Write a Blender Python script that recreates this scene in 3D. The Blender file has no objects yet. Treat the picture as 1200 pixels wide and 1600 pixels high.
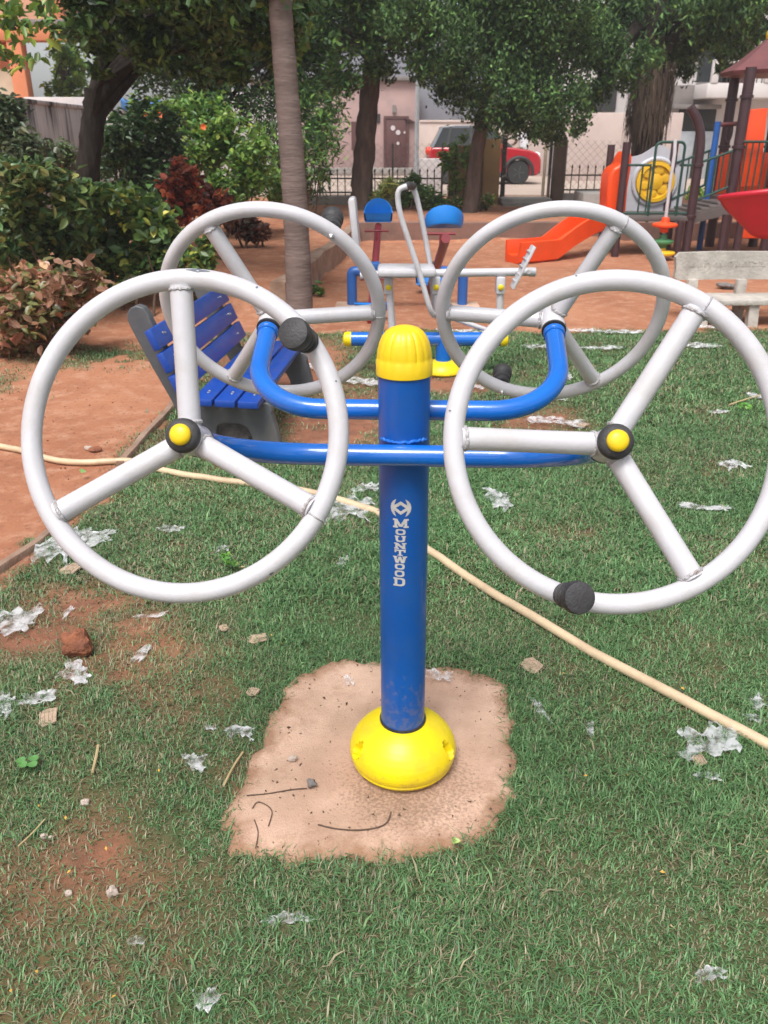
import bpy, bmesh, math, random
import numpy as np
from mathutils import Vector, Matrix, noise as mnoise

# ------------------------------------------------------------------ camera, sky, sun, exposure
sc = bpy.context.scene
FPX, PITCH, CAMH = 1291.0, math.radians(24.2), 1.54
cam = bpy.data.objects.new('camera', bpy.data.cameras.new('camera'))
sc.collection.objects.link(cam)
sc.camera = cam
cam.location = (0, 0, CAMH)
cam.rotation_euler = (math.pi / 2 - PITCH, 0, 0)
cam.data.sensor_fit = 'VERTICAL'
cam.data.sensor_height = 36
cam.data.lens = FPX / 1600 * 36
cam.data.clip_start = 0.05
cam.data.clip_end = 600
cam.data.dof.use_dof = True
cam.data.dof.focus_distance = 1.9
cam.data.dof.aperture_fstop = 9

SUN_EL, SUN_AZ = math.radians(62), math.radians(200)      # high sun behind a bright veil of cloud
w = bpy.data.worlds.new('World'); sc.world = w; w.use_nodes = True
nt = w.node_tree
bg = nt.nodes['Background']
sky = nt.nodes.new('ShaderNodeTexSky')
sky.sky_type = 'NISHITA'; sky.sun_disc = False
sky.sun_elevation = SUN_EL; sky.sun_rotation = SUN_AZ
sky.air_density = 1.0; sky.dust_density = 4.0; sky.ozone_density = 1.0
bw = nt.nodes.new('ShaderNodeRGBToBW')
mx = nt.nodes.new('ShaderNodeMix'); mx.data_type = 'RGBA'
mx.inputs[0].default_value = 0.82                          # cloud veil: the blue is mostly gone
nt.links.new(sky.outputs[0], bw.inputs[0])
nt.links.new(sky.outputs[0], mx.inputs[6]); nt.links.new(bw.outputs[0], mx.inputs[7])
nt.links.new(mx.outputs[2], bg.inputs[0])
bg.inputs[1].default_value = 0.125
sun = bpy.data.objects.new('sun', bpy.data.lights.new('sun', 'SUN'))
sc.collection.objects.link(sun)
sun.data.energy = 1.75; sun.data.angle = math.radians(25); sun.data.color = (1, .97, .93)
sun.location = (0, 0, 30)
_az = SUN_AZ
_d = Vector((math.sin(_az) * math.cos(SUN_EL), math.cos(_az) * math.cos(SUN_EL), math.sin(SUN_EL)))
sun.rotation_euler = _d.to_track_quat('Z', 'Y').to_euler()
sc.view_settings.view_transform = 'Standard'
sc.view_settings.look = 'None'
sc.view_settings.gamma = 1
sc.view_settings.exposure = 0.84
sc.cycles.max_bounces = 8
sc.cycles.transparent_max_bounces = 24

# ------------------------------------------------------------------ helpers
rng = np.random.default_rng(7)
random.seed(7)
PI = math.pi
_R = np.array([1, 0, 0.]); _U = np.array([0, math.sin(PITCH), math.cos(PITCH)]); _W = np.array([0, math.cos(PITCH), -math.sin(PITCH)])
def ray(x, y): return _R * ((x - 600) / FPX) - _U * ((y - 800) / FPX) + _W
def G(x, y, z=0.0):
    d = ray(x, y); t = (z - CAMH) / d[2]
    return Vector((d[0] * t, d[1] * t, z))
def P(x, y, Y):
    d = ray(x, y); t = Y / d[1]
    return Vector((d[0] * t, Y, CAMH + d[2] * t))
def pxm(y, Y):                      # metres per photo pixel at depth Y, image row y
    p = P(600, y, Y); return ((p.y) * math.cos(PITCH) + (CAMH - p.z) * math.sin(PITCH)) / FPX

C = sc.collection
def link(o): C.objects.link(o); return o
def tag(o, label=None, cat=None, group=None, kind=None):
    if label: o['label'] = label
    if cat: o['category'] = cat
    if group: o['group'] = group
    if kind: o['kind'] = kind
    return o
def thing(name, label, cat, loc=(0, 0, 0), rz=0.0, group=None, rot=None):
    o = link(bpy.data.objects.new(name, None)); o.empty_display_size = .1
    o.location = loc; o.rotation_euler = rot if rot else (0, 0, rz)
    return tag(o, label, cat, group)

class MB:
    def __init__(s): s.v = []; s.f = []
    def add(s, vs, fs):
        n = len(s.v); s.v += [tuple(v) for v in vs]; s.f += [tuple(i + n for i in f) for f in fs]; return s
    def box(s, c, size, rot=None, bev=0.0):
        if bev > 0:
            bm = bmesh.new(); bmesh.ops.create_cube(bm, size=1)
            for v in bm.verts: v.co = Vector((v.co.x * size[0], v.co.y * size[1], v.co.z * size[2]))
            bmesh.ops.bevel(bm, geom=bm.edges[:], offset=bev, segments=2, affect='EDGES', profile=.5)
            vs = [v.co.copy() for v in bm.verts]; bm.verts.index_update(); fs = [[v.index for v in f.verts] for f in bm.faces]; bm.free()
        else:
            x, y, z = size[0] / 2, size[1] / 2, size[2] / 2
            vs = [Vector(q) for q in [(-x, -y, -z), (x, -y, -z), (x, y, -z), (-x, y, -z), (-x, -y, z), (x, -y, z), (x, y, z), (-x, y, z)]]
            fs = [(0, 3, 2, 1), (4, 5, 6, 7), (0, 1, 5, 4), (1, 2, 6, 5), (2, 3, 7, 6), (3, 0, 4, 7)]
        if rot is not None: vs = [rot @ v for v in vs]
        c = Vector(c)
        return s.add([v + c for v in vs], fs)
    def bar(s, a, b, wd, ht, up=(0, 0, 1), bev=0.0):
        a = Vector(a); b = Vector(b); x = (b - a); L = x.length; x.normalize(); u = Vector(up)
        y = u.cross(x)
        if y.length < 1e-4: y = Vector((1, 0, 0)).cross(x)
        y.normalize(); z = x.cross(y)
        return s.box((a + b) / 2, (L, wd, ht), Matrix((x, y, z)).transposed(), bev)
    def tube(s, pts, r, n=14, closed=False, caps=True, jit=0.0):
        pts = [Vector(p) for p in pts]; m = len(pts)
        rs = [r] * m if not hasattr(r, '__len__') else list(r)
        T = []
        for i in range(m):
            if closed: t = pts[(i + 1) % m] - pts[i - 1]
            else: t = pts[min(i + 1, m - 1)] - pts[max(i - 1, 0)]
            T.append(t.normalized())
        ref = Vector((0, 0, 1)) if abs(T[0].z) < .9 else Vector((1, 0, 0))
        N = (ref - T[0] * ref.dot(T[0])).normalized(); vs = []; fs = []
        for i in range(m):
            N = (N - T[i] * N.dot(T[i])).normalized(); B = T[i].cross(N)
            for k in range(n):
                a = 2 * PI * k / n; rr = rs[i] * (1 + (random.uniform(-jit, jit) if jit else 0))
                vs.append(pts[i] + (N * math.cos(a) + B * math.sin(a)) * rr)
        for i in range(m if closed else m - 1):
            j = (i + 1) % m
            for k in range(n): fs.append((i * n + k, i * n + (k + 1) % n, j * n + (k + 1) % n, j * n + k))
        if caps and not closed: fs.append(tuple(range(n - 1, -1, -1))); fs.append(tuple((m - 1) * n + k for k in range(n)))
        return s.add(vs, fs)
    def lathe(s, prof, n=24, o=(0, 0, 0), ax=(0, 0, 1), rib=None):
        o = Vector(o); q = Vector(ax).normalized().to_track_quat('Z', 'Y').to_matrix(); vs = []; fs = []; m = len(prof)
        for i, (r, z) in enumerate(prof):
            for k in range(n):
                rr = r + (rib(i, k) if rib else 0); a = 2 * PI * k / n
                vs.append(o + q @ Vector((rr * math.cos(a), rr * math.sin(a), z)))
        for i in range(m - 1):
            for k in range(n): fs.append((i * n + k, i * n + (k + 1) % n, (i + 1) * n + (k + 1) % n, (i + 1) * n + k))
        if prof[0][0] > 1e-5: fs.append(tuple(range(n - 1, -1, -1)))
        if prof[-1][0] > 1e-5: fs.append(tuple((m - 1) * n + k for k in range(n)))
        return s.add(vs, fs)
    def torus(s, o, ex, ey, R, r, n=72, k=16, a0=0, a1=2 * PI):
        o = Vector(o); ex = Vector(ex); ey = Vector(ey); full = abs(a1 - a0 - 2 * PI) < 1e-6
        m = n if full else n + 1
        return s.tube([o + (ex * math.cos(a0 + (a1 - a0) * i / n) + ey * math.sin(a0 + (a1 - a0) * i / n)) * R for i in range(m)], r, k, closed=full)
    def prism(s, poly, o, ex, ey, t):       # polygon in the (ex, ey) plane at o, extruded both ways along the normal by t/2
        o = Vector(o); ex = Vector(ex); ey = Vector(ey); nz = ex.cross(ey).normalized(); m = len(poly)
        vs = [o + ex * a + ey * b - nz * t / 2 for a, b in poly] + [o + ex * a + ey * b + nz * t / 2 for a, b in poly]
        fs = [tuple(range(m - 1, -1, -1)), tuple(range(m, 2 * m))] + [(i, (i + 1) % m, (i + 1) % m + m, i + m) for i in range(m)]
        return s.add(vs, fs)
    def sphere(s, c, r, n=12, m=8, sc_=(1, 1, 1), jit=0):
        c = Vector(c); vs = [c + Vector((0, 0, -r * sc_[2]))]; fs = []
        for i in range(1, m):
            t = PI * i / m
            for k in range(n):
                a = 2 * PI * k / n; q = r * (1 + random.uniform(-jit, jit))
                vs.append(c + Vector((q * math.sin(t) * math.cos(a) * sc_[0], q * math.sin(t) * math.sin(a) * sc_[1], -q * math.cos(t) * sc_[2])))
        vs.append(c + Vector((0, 0, r * sc_[2]))); L = len(vs) - 1
        for k in range(n): fs.append((0, 1 + (k + 1) % n, 1 + k)); fs.append((L, L - n + k, L - n + (k + 1) % n))
        for i in range(m - 2):
            for k in range(n): fs.append((1 + i * n + k, 1 + i * n + (k + 1) % n, 1 + (i + 1) * n + (k + 1) % n, 1 + (i + 1) * n + k))
        return s.add(vs, fs)
    def mesh(s, name, mat, ang=38):
        me = bpy.data.meshes.new(name); me.from_pydata(s.v, [], s.f); me.update()
        bm = bmesh.new(); bm.from_mesh(me); bmesh.ops.recalc_face_normals(bm, faces=bm.faces[:]); bm.to_mesh(me); bm.free()
        if ang:
            me.polygons.foreach_set('use_smooth', np.ones(len(me.polygons), bool)); me.set_sharp_from_angle(angle=math.radians(ang))
        if mat: me.materials.append(mat)
        return me
    def build(s, name, mat, parent=None, ang=38, world=False):
        o = link(bpy.data.objects.new(name, s.mesh(name, mat, ang)))
        if parent is not None:
            o.parent = parent
            if world: o.matrix_parent_inverse = WM(parent).inverted()
        return o
def WM(o):                         # world matrix without a depsgraph update
    m = Matrix.LocRotScale(o.location, o.rotation_euler, o.scale)
    return WM(o.parent) @ o.matrix_parent_inverse @ m if o.parent else m

def bezier(pts, n=10):             # Catmull-Rom through points
    pts = [Vector(p) for p in pts]; out = []
    for i in range(len(pts) - 1):
        p0 = pts[max(i - 1, 0)]; p1 = pts[i]; p2 = pts[i + 1]; p3 = pts[min(i + 2, len(pts) - 1)]
        for k in range(n):
            t = k / n
            out.append(.5 * ((2 * p1) + (p2 - p0) * t + (2 * p0 - 5 * p1 + 4 * p2 - p3) * t * t + (3 * p1 - p0 - 3 * p2 + p3) * t ** 3))
    out.append(pts[-1]); return out
def fillet(a, b, c, r, n=12):      # polyline a-b-c with the corner at b rounded
    a, b, c = Vector(a), Vector(b), Vector(c); u = (a - b).normalized(); v = (c - b).normalized()
    th = u.angle(v); d = r / math.tan(th / 2); p = b + u * d; q = b + v * d
    ctr = b + (u + v).normalized() * (r / math.sin(th / 2)); out = []
    x = (p - ctr); y = (q - ctr); om = x.angle(y)
    for i in range(n + 1):
        t = i / n; out.append(ctr + (x * math.sin((1 - t) * om) + y * math.sin(t * om)) / math.sin(om))
    return out

# ------------------------------------------------------------------ materials
def mat(name, col, rough=.5, col2=None, nscale=8.0, amt=1.0, bump=0.0, bscale=60.0, metal=0.0, coat=0.0, spec=.5, contrast=(.35, .65), dirt=None, dscale=3.0, damt=.5, attr=None, transl=0.0, aniso=None, rvar=0.0, dlo=.5, dhi=.72, splash=None):
    m = bpy.data.materials.new(name); m.use_nodes = True; t = m.node_tree; N = t.nodes; L = t.links
    b = N['Principled BSDF']; b.inputs['Roughness'].default_value = rough; b.inputs['Metallic'].default_value = metal
    b.inputs['Coat Weight'].default_value = coat; b.inputs['Specular IOR Level'].default_value = spec
    b.inputs['Base Color'].default_value = (*col, 1)
    tc = N.new('ShaderNodeTexCoord'); src = tc.outputs['Object']
    if aniso:
        mp = N.new('ShaderNodeMapping'); mp.inputs['Scale'].default_value = aniso; L.new(src, mp.inputs[0]); src = mp.outputs[0]
    def noise_ramp(scale, lo, hi, detail=5):
        n = N.new('ShaderNodeTexNoise'); n.inputs['Scale'].default_value = scale; n.inputs['Detail'].default_value = detail; n.inputs['Roughness'].default_value = .62
        r = N.new('ShaderNodeMapRange'); r.inputs[1].default_value = lo; r.inputs[2].default_value = hi
        L.new(src, n.inputs[0]); L.new(n.outputs[0], r.inputs[0]); return r.outputs[0]
    def mix(fac, a, bcol, mode='MIX'):
        x = N.new('ShaderNodeMix'); x.data_type = 'RGBA'; x.blend_type = mode
        if hasattr(fac, 'is_linked') or not isinstance(fac, (int, float)): L.new(fac, x.inputs[0])
        else: x.inputs[0].default_value = fac
        for s_, q in ((a, 6), (bcol, 7)):
            if isinstance(s_, tuple): x.inputs[q].default_value = (*s_, 1)
            else: L.new(s_, x.inputs[q])
        return x.outputs[2]
    cur = col
    if attr:
        a = N.new('ShaderNodeAttribute'); a.attribute_name = attr; cur = a.outputs['Color']
    if col2:
        f = noise_ramp(nscale, *contrast)
        if amt < 1:
            mm = N.new('ShaderNodeMath'); mm.operation = 'MULTIPLY'; mm.inputs[1].default_value = amt; L.new(f, mm.inputs[0]); f = mm.outputs[0]
        cur = mix(f, cur, col2)
    if dirt:
        f = noise_ramp(dscale, dlo, dhi, 8)
        mm = N.new('ShaderNodeMath'); mm.operation = 'MULTIPLY'; mm.inputs[1].default_value = damt; L.new(f, mm.inputs[0])
        cur = mix(mm.outputs[0], cur, dirt)
    if splash:                                    # dried mud flecks low on the thing: (z from, z to, colour, scale)
        sp_ = N.new('ShaderNodeSeparateXYZ'); L.new(tc.outputs['Object'], sp_.inputs[0])
        r = N.new('ShaderNodeMapRange'); r.inputs[1].default_value = splash[0]; r.inputs[2].default_value = splash[1]; r.inputs[3].default_value = .16; r.inputs[4].default_value = -.10; L.new(sp_.outputs[2], r.inputs[0])
        n = N.new('ShaderNodeTexNoise'); n.inputs['Scale'].default_value = splash[3]; n.inputs['Detail'].default_value = 6; L.new(tc.outputs['Object'], n.inputs[0])
        ad = N.new('ShaderNodeMath'); L.new(n.outputs[0], ad.inputs[0]); L.new(r.outputs[0], ad.inputs[1])
        r3 = N.new('ShaderNodeMapRange'); r3.inputs[1].default_value = .60; r3.inputs[2].default_value = .70; r3.inputs[4].default_value = .22; L.new(ad.outputs[0], r3.inputs[0])
        cur = mix(r3.outputs[0], cur, splash[2])
    if not isinstance(cur, tuple): L.new(cur, b.inputs['Base Color'])
    if rvar:
        f = noise_ramp(nscale * 1.7, .3, .7); r = N.new('ShaderNodeMapRange'); r.inputs[3].default_value = rough; r.inputs[4].default_value = rough + rvar
        L.new(f, r.inputs[0]); L.new(r.outputs[0], b.inputs['Roughness'])
    if bump:
        n = N.new('ShaderNodeTexNoise'); n.inputs['Scale'].default_value = bscale; n.inputs['Detail'].default_value = 6; L.new(src, n.inputs[0])
        bp = N.new('ShaderNodeBump'); bp.inputs['Strength'].default_value = bump; bp.inputs['Distance'].default_value = .02; L.new(n.outputs[0], bp.inputs['Height']); L.new(bp.outputs[0], b.inputs['Normal'])
    if transl:
        tr = N.new('ShaderNodeBsdfTranslucent'); ms = N.new('ShaderNodeMixShader'); ms.inputs[0].default_value = transl
        if isinstance(cur, tuple): tr.inputs[0].default_value = (*cur, 1)
        else: L.new(cur, tr.inputs[0])
        L.new(b.outputs[0], ms.inputs[1]); L.new(tr.outputs[0], ms.inputs[2]); L.new(ms.outputs[0], N['Material Output'].inputs[0])
    return m
M = {}
M['white_paint'] = mat('white_paint', (.55, .54, .57), .30, (.51, .50, .53), 14, bump=.04, bscale=140, coat=.15, dirt=(.40, .36, .32), dscale=11, damt=.35, rvar=.16, dlo=.48, dhi=.66)
M['blue_paint'] = mat('blue_paint', (.002, .135, .56), .18, (.003, .115, .49), 6, coat=.5, bump=.02, bscale=90, dirt=(.05, .14, .34), dscale=7, damt=.2, rvar=.1)
M['post_blue'] = mat('post_blue', (.002, .095, .41), .30, (.003, .08, .35), 5, coat=.2, bump=.02, bscale=60, dirt=(.05, .10, .24), dscale=6, damt=.3, splash=(.15, .42, (.26, .19, .14), 55), rvar=.1)
M['yellow'] = mat('yellow_plastic', (.84, .66, .003), .38, (.80, .60, .004), 10, bump=.03, bscale=120, dirt=(.42, .28, .05), dscale=10, damt=.35, splash=(.005, .09, (.34, .22, .11), 70))
M['cap_yellow'] = mat('cap_yellow', (.80, .56, .008), .38, (.74, .50, .01), 10, bump=.03, bscale=120, dirt=(.42, .28, .05), dscale=12, damt=.4)
M['black_rubber'] = mat('black_rubber', (.022, .021, .024), .6, (.045, .043, .045), 30, bump=.15, bscale=220)
M['letter'] = mat('decal_silver', (.60, .57, .56), .5, (.5, .48, .47), 60)
M['chip'] = mat('bare_chip', (.09, .11, .15), .5, (.2, .2, .22), 120)
M['steel'] = mat('zinc_bolt', (.55, .55, .55), .35, metal=1.0)
M['bench_grey'] = mat('bench_grey', (.07, .076, .088), .55, (.095, .10, .11), 9, bump=.06, bscale=80, dirt=(.2, .17, .14), dscale=5, damt=.3)
M['bench_blue'] = mat('bench_blue', (.006, .060, .36), .33, (.008, .050, .29), 12, bump=.05, bscale=70, coat=.1, dirt=(.12, .13, .22), dscale=8, damt=.25, aniso=(1, 1, 1))
M['soil_kerb'] = mat('kerb_cement', (.34, .235, .175), .9, (.24, .145, .10), 6, bump=.5, bscale=25, dirt=(.13, .085, .06), dscale=4, damt=.6)
M['terrace_face'] = mat('terrace_plaster', (.24, .13, .10), .9, (.17, .10, .08), 2.5, bump=.4, bscale=15, dirt=(.10, .08, .07), dscale=2, damt=.6)
M['slab'] = None
M['hose'] = mat('hose', (.64, .49, .32), .42, (.55, .41, .27), 9, bump=.05, bscale=60, dirt=(.28, .17, .10), dscale=6, damt=.55)
M['bark'] = mat('bark', (.10, .075, .062), .95, (.055, .042, .036), 14, bump=1.0, bscale=22, aniso=(1, 1, .3))
M['bark_dark'] = mat('bark_dark', (.042, .033, .028), .95, (.020, .016, .014), 14, spec=.15, bump=1.0, bscale=18, aniso=(1, 1, .3))
M['bark_pale'] = mat('bark_pale', (.15, .105, .09), .95, (.08, .058, .05), 8, spec=.15, bump=.8, bscale=16, aniso=(1, 1, .3))
M['palm_trunk'] = mat('palm_trunk', (.22, .165, .148), .95, (.15, .11, .10), 9, spec=.15, bump=.4, bscale=26, dirt=(.11, .085, .075), dscale=3, damt=.5, aniso=(.4, .4, 2.5))
M['leaf'] = mat('leaf', (.05, .1, .03), .33, spec=.5, attr='col', transl=.32)
M['leaf_small'] = mat('leaf_small', (.04, .08, .03), .55, spec=.2, attr='col', transl=.2)
M['grass'] = mat('grass_blade', (.06, .12, .03), .5, attr='col', transl=.22)
M['concrete'] = mat('concrete_grey', (.33, .31, .29), .9, (.24, .225, .21), 3, bump=.4, bscale=30, dirt=(.12, .11, .10), dscale=2, damt=.6)
M['stone_bench'] = mat('stone_bench', (.52, .475, .43), .85, (.37, .335, .30), 6, bump=.35, bscale=40, dirt=(.22, .19, .17), dscale=7, damt=.6)
M['wall_stained'] = mat('wall_stained', (.58, .56, .57), .9, (.42, .41, .42), 1.2, bump=.2, bscale=12, dirt=(.03, .03, .033), dscale=1.3, damt=1.0, aniso=(2.2, 2.2, .22), dlo=.47, dhi=.60)
M['wall_pale'] = mat('wall_pale', (.62, .57, .56), .9, (.52, .47, .47), .6, dirt=(.30, .27, .26), dscale=1.3, damt=.35, aniso=(1, 1, .5))
M['pink_house'] = mat('pink_plaster', (.46, .31, .29), .9, (.38, .26, .245), .7, dirt=(.24, .19, .18), dscale=1.1, damt=.5)
M['pink_wall'] = mat('pink_wall', (.55, .45, .41), .9, (.48, .385, .355), .7, dirt=(.36, .25, .20), dscale=1.0, damt=.5)
M['grey_house'] = mat('grey_plaster', (.27, .28, .32), .9, (.22, .23, .26), .4)
M['brown_door'] = mat('brown_door', (.105, .042, .04), .6, (.085, .035, .034), 4)
M['tan_plaster'] = mat('tan_plaster', (.36, .23, .105), .9, (.27, .17, .085), 1.8, dirt=(.11, .075, .05), dscale=1.6, damt=.7, bump=.2, bscale=14)
M['brown_plaster'] = mat('brown_plaster', (.13, .085, .065), .9, (.09, .062, .05), 2.5, bump=.2, bscale=14)
M['cream'] = mat('cream_plaster', (.62, .52, .38), .9, (.5, .4, .3), 2)
M['iron'] = mat('black_iron', (.018, .017, .017), .6, (.04, .03, .026), 20)
M['wire'] = mat('galv_wire', (.22, .20, .19), .6, metal=.3)
M['galv'] = mat('galvanised', (.50, .53, .56), .45, (.4, .43, .46), 4, metal=.4)
M['orange_house'] = mat('orange_plaster', (.66, .24, .11), .85, (.58, .20, .095), 1.0, dirt=(.4, .16, .09), dscale=1.4, damt=.4)
M['orange_pale'] = mat('orange_pale', (.78, .42, .28), .85, (.70, .36, .24), .8)
M['slab_grey'] = mat('slab_grey', (.24, .21, .20), .9, (.18, .16, .15), 1.5)
M['white_house'] = mat('white_house', (.62, .58, .57), .85, (.55, .51, .50), .6, dirt=(.35, .32, .31), dscale=.8, damt=.35)
M['dark_void'] = mat('dark_interior', (.03, .028, .03), .8)
M['glass'] = mat('window_glass', (.025, .028, .03), .12, spec=.35)
M['teal'] = mat('teal_sheet', (.10, .36, .30), .7, (.08, .28, .24), 2)
M['tarp'] = mat('blue_cloth', (.13, .33, .72), .75, (.10, .27, .6), 3)
M['maroon'] = mat('maroon_post', (.045, .022, .028), .4, (.06, .03, .036), 8, coat=.1)
M['maroon_roof'] = mat('maroon_roof', (.17, .055, .055), .5, (.13, .042, .045), 5)
M['orange_pl'] = mat('orange_plastic', (.84, .078, .012), .35, (.76, .07, .012), 5, dirt=(.45, .10, .04), dscale=3, damt=.3)
M['grey_pl'] = mat('grey_plastic', (.50, .51, .55), .42, (.43, .44, .48), 5)
M['yellow_pl'] = mat('amber_plastic', (.78, .46, .015), .4, (.70, .40, .02), 6)
M['red_pl'] = mat('crimson_plastic', (.52, .012, .035), .35, (.44, .012, .03), 3)
M['green_pt'] = mat('green_paint', (.012, .065, .048), .4, (.015, .05, .04), 9)
M['green_pl'] = mat('green_plastic', (.05, .18, .075), .4)
M['blue_pt'] = mat('blue_post', (.02, .12, .42), .4, (.025, .1, .34), 6)
M['seat_blue'] = mat('seat_blue', (.012, .22, .70), .35, (.012, .19, .62), 6)
M['seesaw_red'] = mat('seesaw_red', (.23, .018, .028), .4, (.19, .02, .028), 7)
M['deck'] = mat('deck_steel', (.13, .11, .105), .7, (.1, .085, .08), 4)
M['car_red'] = mat('car_red', (.42, .012, .025), .22, (.38, .012, .022), 2, coat=.8, dirt=(.3, .08, .07), dscale=2, damt=.25)
M['car_grey'] = mat('car_roof', (.15, .17, .20), .3, coat=.4)
M['car_dark'] = mat('car_cladding', (.025, .025, .027), .6)
M['tyre'] = mat('tyre', (.018, .018, .019), .8, (.03, .03, .03), 12)
M['rim_grey'] = mat('alloy', (.14, .14, .15), .35, metal=.7)
M['lens_white'] = mat('lamp_lens', (.75, .77, .8), .15)
M['lens_red'] = mat('tail_lens', (.75, .05, .02), .2)
M['cardboard'] = mat('cardboard', (.42, .31, .22), .9, (.34, .25, .18), 40, bump=.3, bscale=90)
M['rock'] = mat('red_rock', (.30, .105, .05), .95, (.16, .06, .035), 18, bump=.8, bscale=40)
M['rock_grey'] = mat('grey_rock', (.22, .20, .19), .95, (.13, .12, .115), 10, bump=.8, bscale=30)
M['pebble'] = mat('pebble', (.48, .40, .34), .9, (.36, .29, .25), 20)
M['twig'] = mat('twig', (.12, .075, .05), .9, (.08, .05, .035), 30)
M['straw'] = mat('dry_stem', (.42, .32, .17), .9)
M['skin'] = mat('skin', (.16, .085, .055), .5)
M['shirt'] = mat('white_shirt', (.78, .78, .80), .85, (.68, .68, .72), 8)
M['trouser'] = mat('grey_trouser', (.33, .31, .30), .85)
M['hair'] = mat('dark_hair', (.012, .011, .011), .7)
M['shag'] = mat('shaggy_fibre', (.115, .08, .055), .95, (.06, .042, .032), 12, bump=.6, bscale=30, aniso=(3, 3, .4))
M['weld'] = mat('weld_bead', (.50, .49, .52), .45, (.38, .36, .36), 60, bump=.5, bscale=200, dirt=(.24, .14, .09), dscale=50, damt=.6)

def plastic_mat():
    m = bpy.data.materials.new('clear_plastic_film'); m.use_nodes = True; t = m.node_tree; N = t.nodes; L = t.links
    b = N['Principled BSDF']; b.inputs['Base Color'].default_value = (.80, .80, .83, 1); b.inputs['Roughness'].default_value = .3; b.inputs['Specular IOR Level'].default_value = .6
    tr = N.new('ShaderNodeBsdfTransparent'); ms = N.new('ShaderNodeMixShader')
    tc = N.new('ShaderNodeTexCoord'); n = N.new('ShaderNodeTexNoise'); n.inputs['Scale'].default_value = 30; n.inputs['Detail'].default_value = 3
    r = N.new('ShaderNodeMapRange'); r.inputs[1].default_value = .38; r.inputs[2].default_value = .62; r.inputs[3].default_value = .04; r.inputs[4].default_value = .54
    L.new(tc.outputs['Object'], n.inputs[0]); L.new(n.outputs[0], r.inputs[0]); L.new(r.outputs[0], ms.inputs[0])
    L.new(tr.outputs[0], ms.inputs[1]); L.new(b.outputs[0], ms.inputs[2]); L.new(ms.outputs[0], N['Material Output'].inputs[0])
    bp = N.new('ShaderNodeBump'); bp.inputs['Strength'].default_value = .6; bp.inputs['Distance'].default_value = .01; L.new(n.outputs[0], bp.inputs['Height']); L.new(bp.outputs[0], b.inputs['Normal'])
    return m
M['film'] = plastic_mat()

# value noise on numpy arrays, for ground cover and heights
_tab = np.random.default_rng(3).random((256, 256))
def vnoise(x, y, s, o=0):
    x = np.asarray(x, float) * s + 31.7 + o * 17.3; y = np.asarray(y, float) * s + 11.9 + o * 29.1
    xi = np.floor(x).astype(int); yi = np.floor(y).astype(int); fx = x - xi; fy = y - yi
    fx = fx * fx * (3 - 2 * fx); fy = fy * fy * (3 - 2 * fy); t = lambda a, b: _tab[a % 256, b % 256]
    return (t(xi, yi) * (1 - fx) + t(xi + 1, yi) * fx) * (1 - fy) + (t(xi, yi + 1) * (1 - fx) + t(xi + 1, yi + 1) * fx) * fy
def fbm(x, y, s, o=0): return .5 * vnoise(x, y, s, o) + .3 * vnoise(x, y, s * 2.3, o + 1) + .2 * vnoise(x, y, s * 5.1, o + 2)
def sstep(a, b, x): t = np.clip((np.asarray(x, float) - a) / (b - a), 0, 1); return t * t * (3 - 2 * t)
# ------------------------------------------------------------------ ground: one sheet, red soil, with a sunken play pit bordered by low kerbs
KERB = [(-1.02, 8.3), (-.93, 9.3), (-.72, 11.6), (-.46, 14.5)]
def kerb_x(y): return np.interp(y, [p[1] for p in KERB], [p[0] for p in KERB])
def ground_z(x, y):
    x = np.asarray(x, float); y = np.asarray(y, float)
    left = .25 * sstep(7.4, 9.4, y) * (1 - sstep(-.05, .05, x - kerb_x(y)))
    back = .28 * sstep(14.44, 14.56, y)
    z = np.maximum(left, back)
    z = z + .016 * (fbm(x, y, 1.6) - .5) * sstep(40, 10, y) + .006 * (vnoise(x, y, 11) - .5)
    d = np.hypot(x - .05, y - 1.76)
    return np.where(d < .55, 0.0, z)
SLAB_PX = [(365, 1335), (348, 1290), (378, 1225), (408, 1165), (440, 1085), (470, 1050), (545, 1034), (610, 1038), (665, 1042), (735, 1052), (796, 1072), (800, 1120), (806, 1190), (800, 1245), (785, 1292), (735, 1322), (690, 1340), (620, 1346), (540, 1348), (450, 1352)]
slab_w = [G(*p) for p in SLAB_PX]
SX = np.array([p.x for p in slab_w]); SY = np.array([p.y for p in slab_w])
def in_poly(x, y, px, py):
    x = np.asarray(x); y = np.asarray(y); r = np.zeros(x.shape, bool); n = len(px); j = n - 1
    for i in range(n):
        c = ((py[i] > y) != (py[j] > y)) & (x < (px[j] - px[i]) * (y - py[i]) / (py[j] - py[i] + 1e-12) + px[i]); r ^= c; j = i
    return r
EDGE = [(-1.62, .3), (-1.60, 2.0), (-1.52, 2.87), (-1.44, 3.3), (-1.35, 4.0), (-1.34, 4.8), (-1.42, 5.6), (-1.5, 6.6), (-1.4, 7.6)]
def bump(x, y, cx, cy, rx, ry): return np.exp(-(((x - cx) / rx) ** 2 + ((y - cy) / ry) ** 2))
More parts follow.
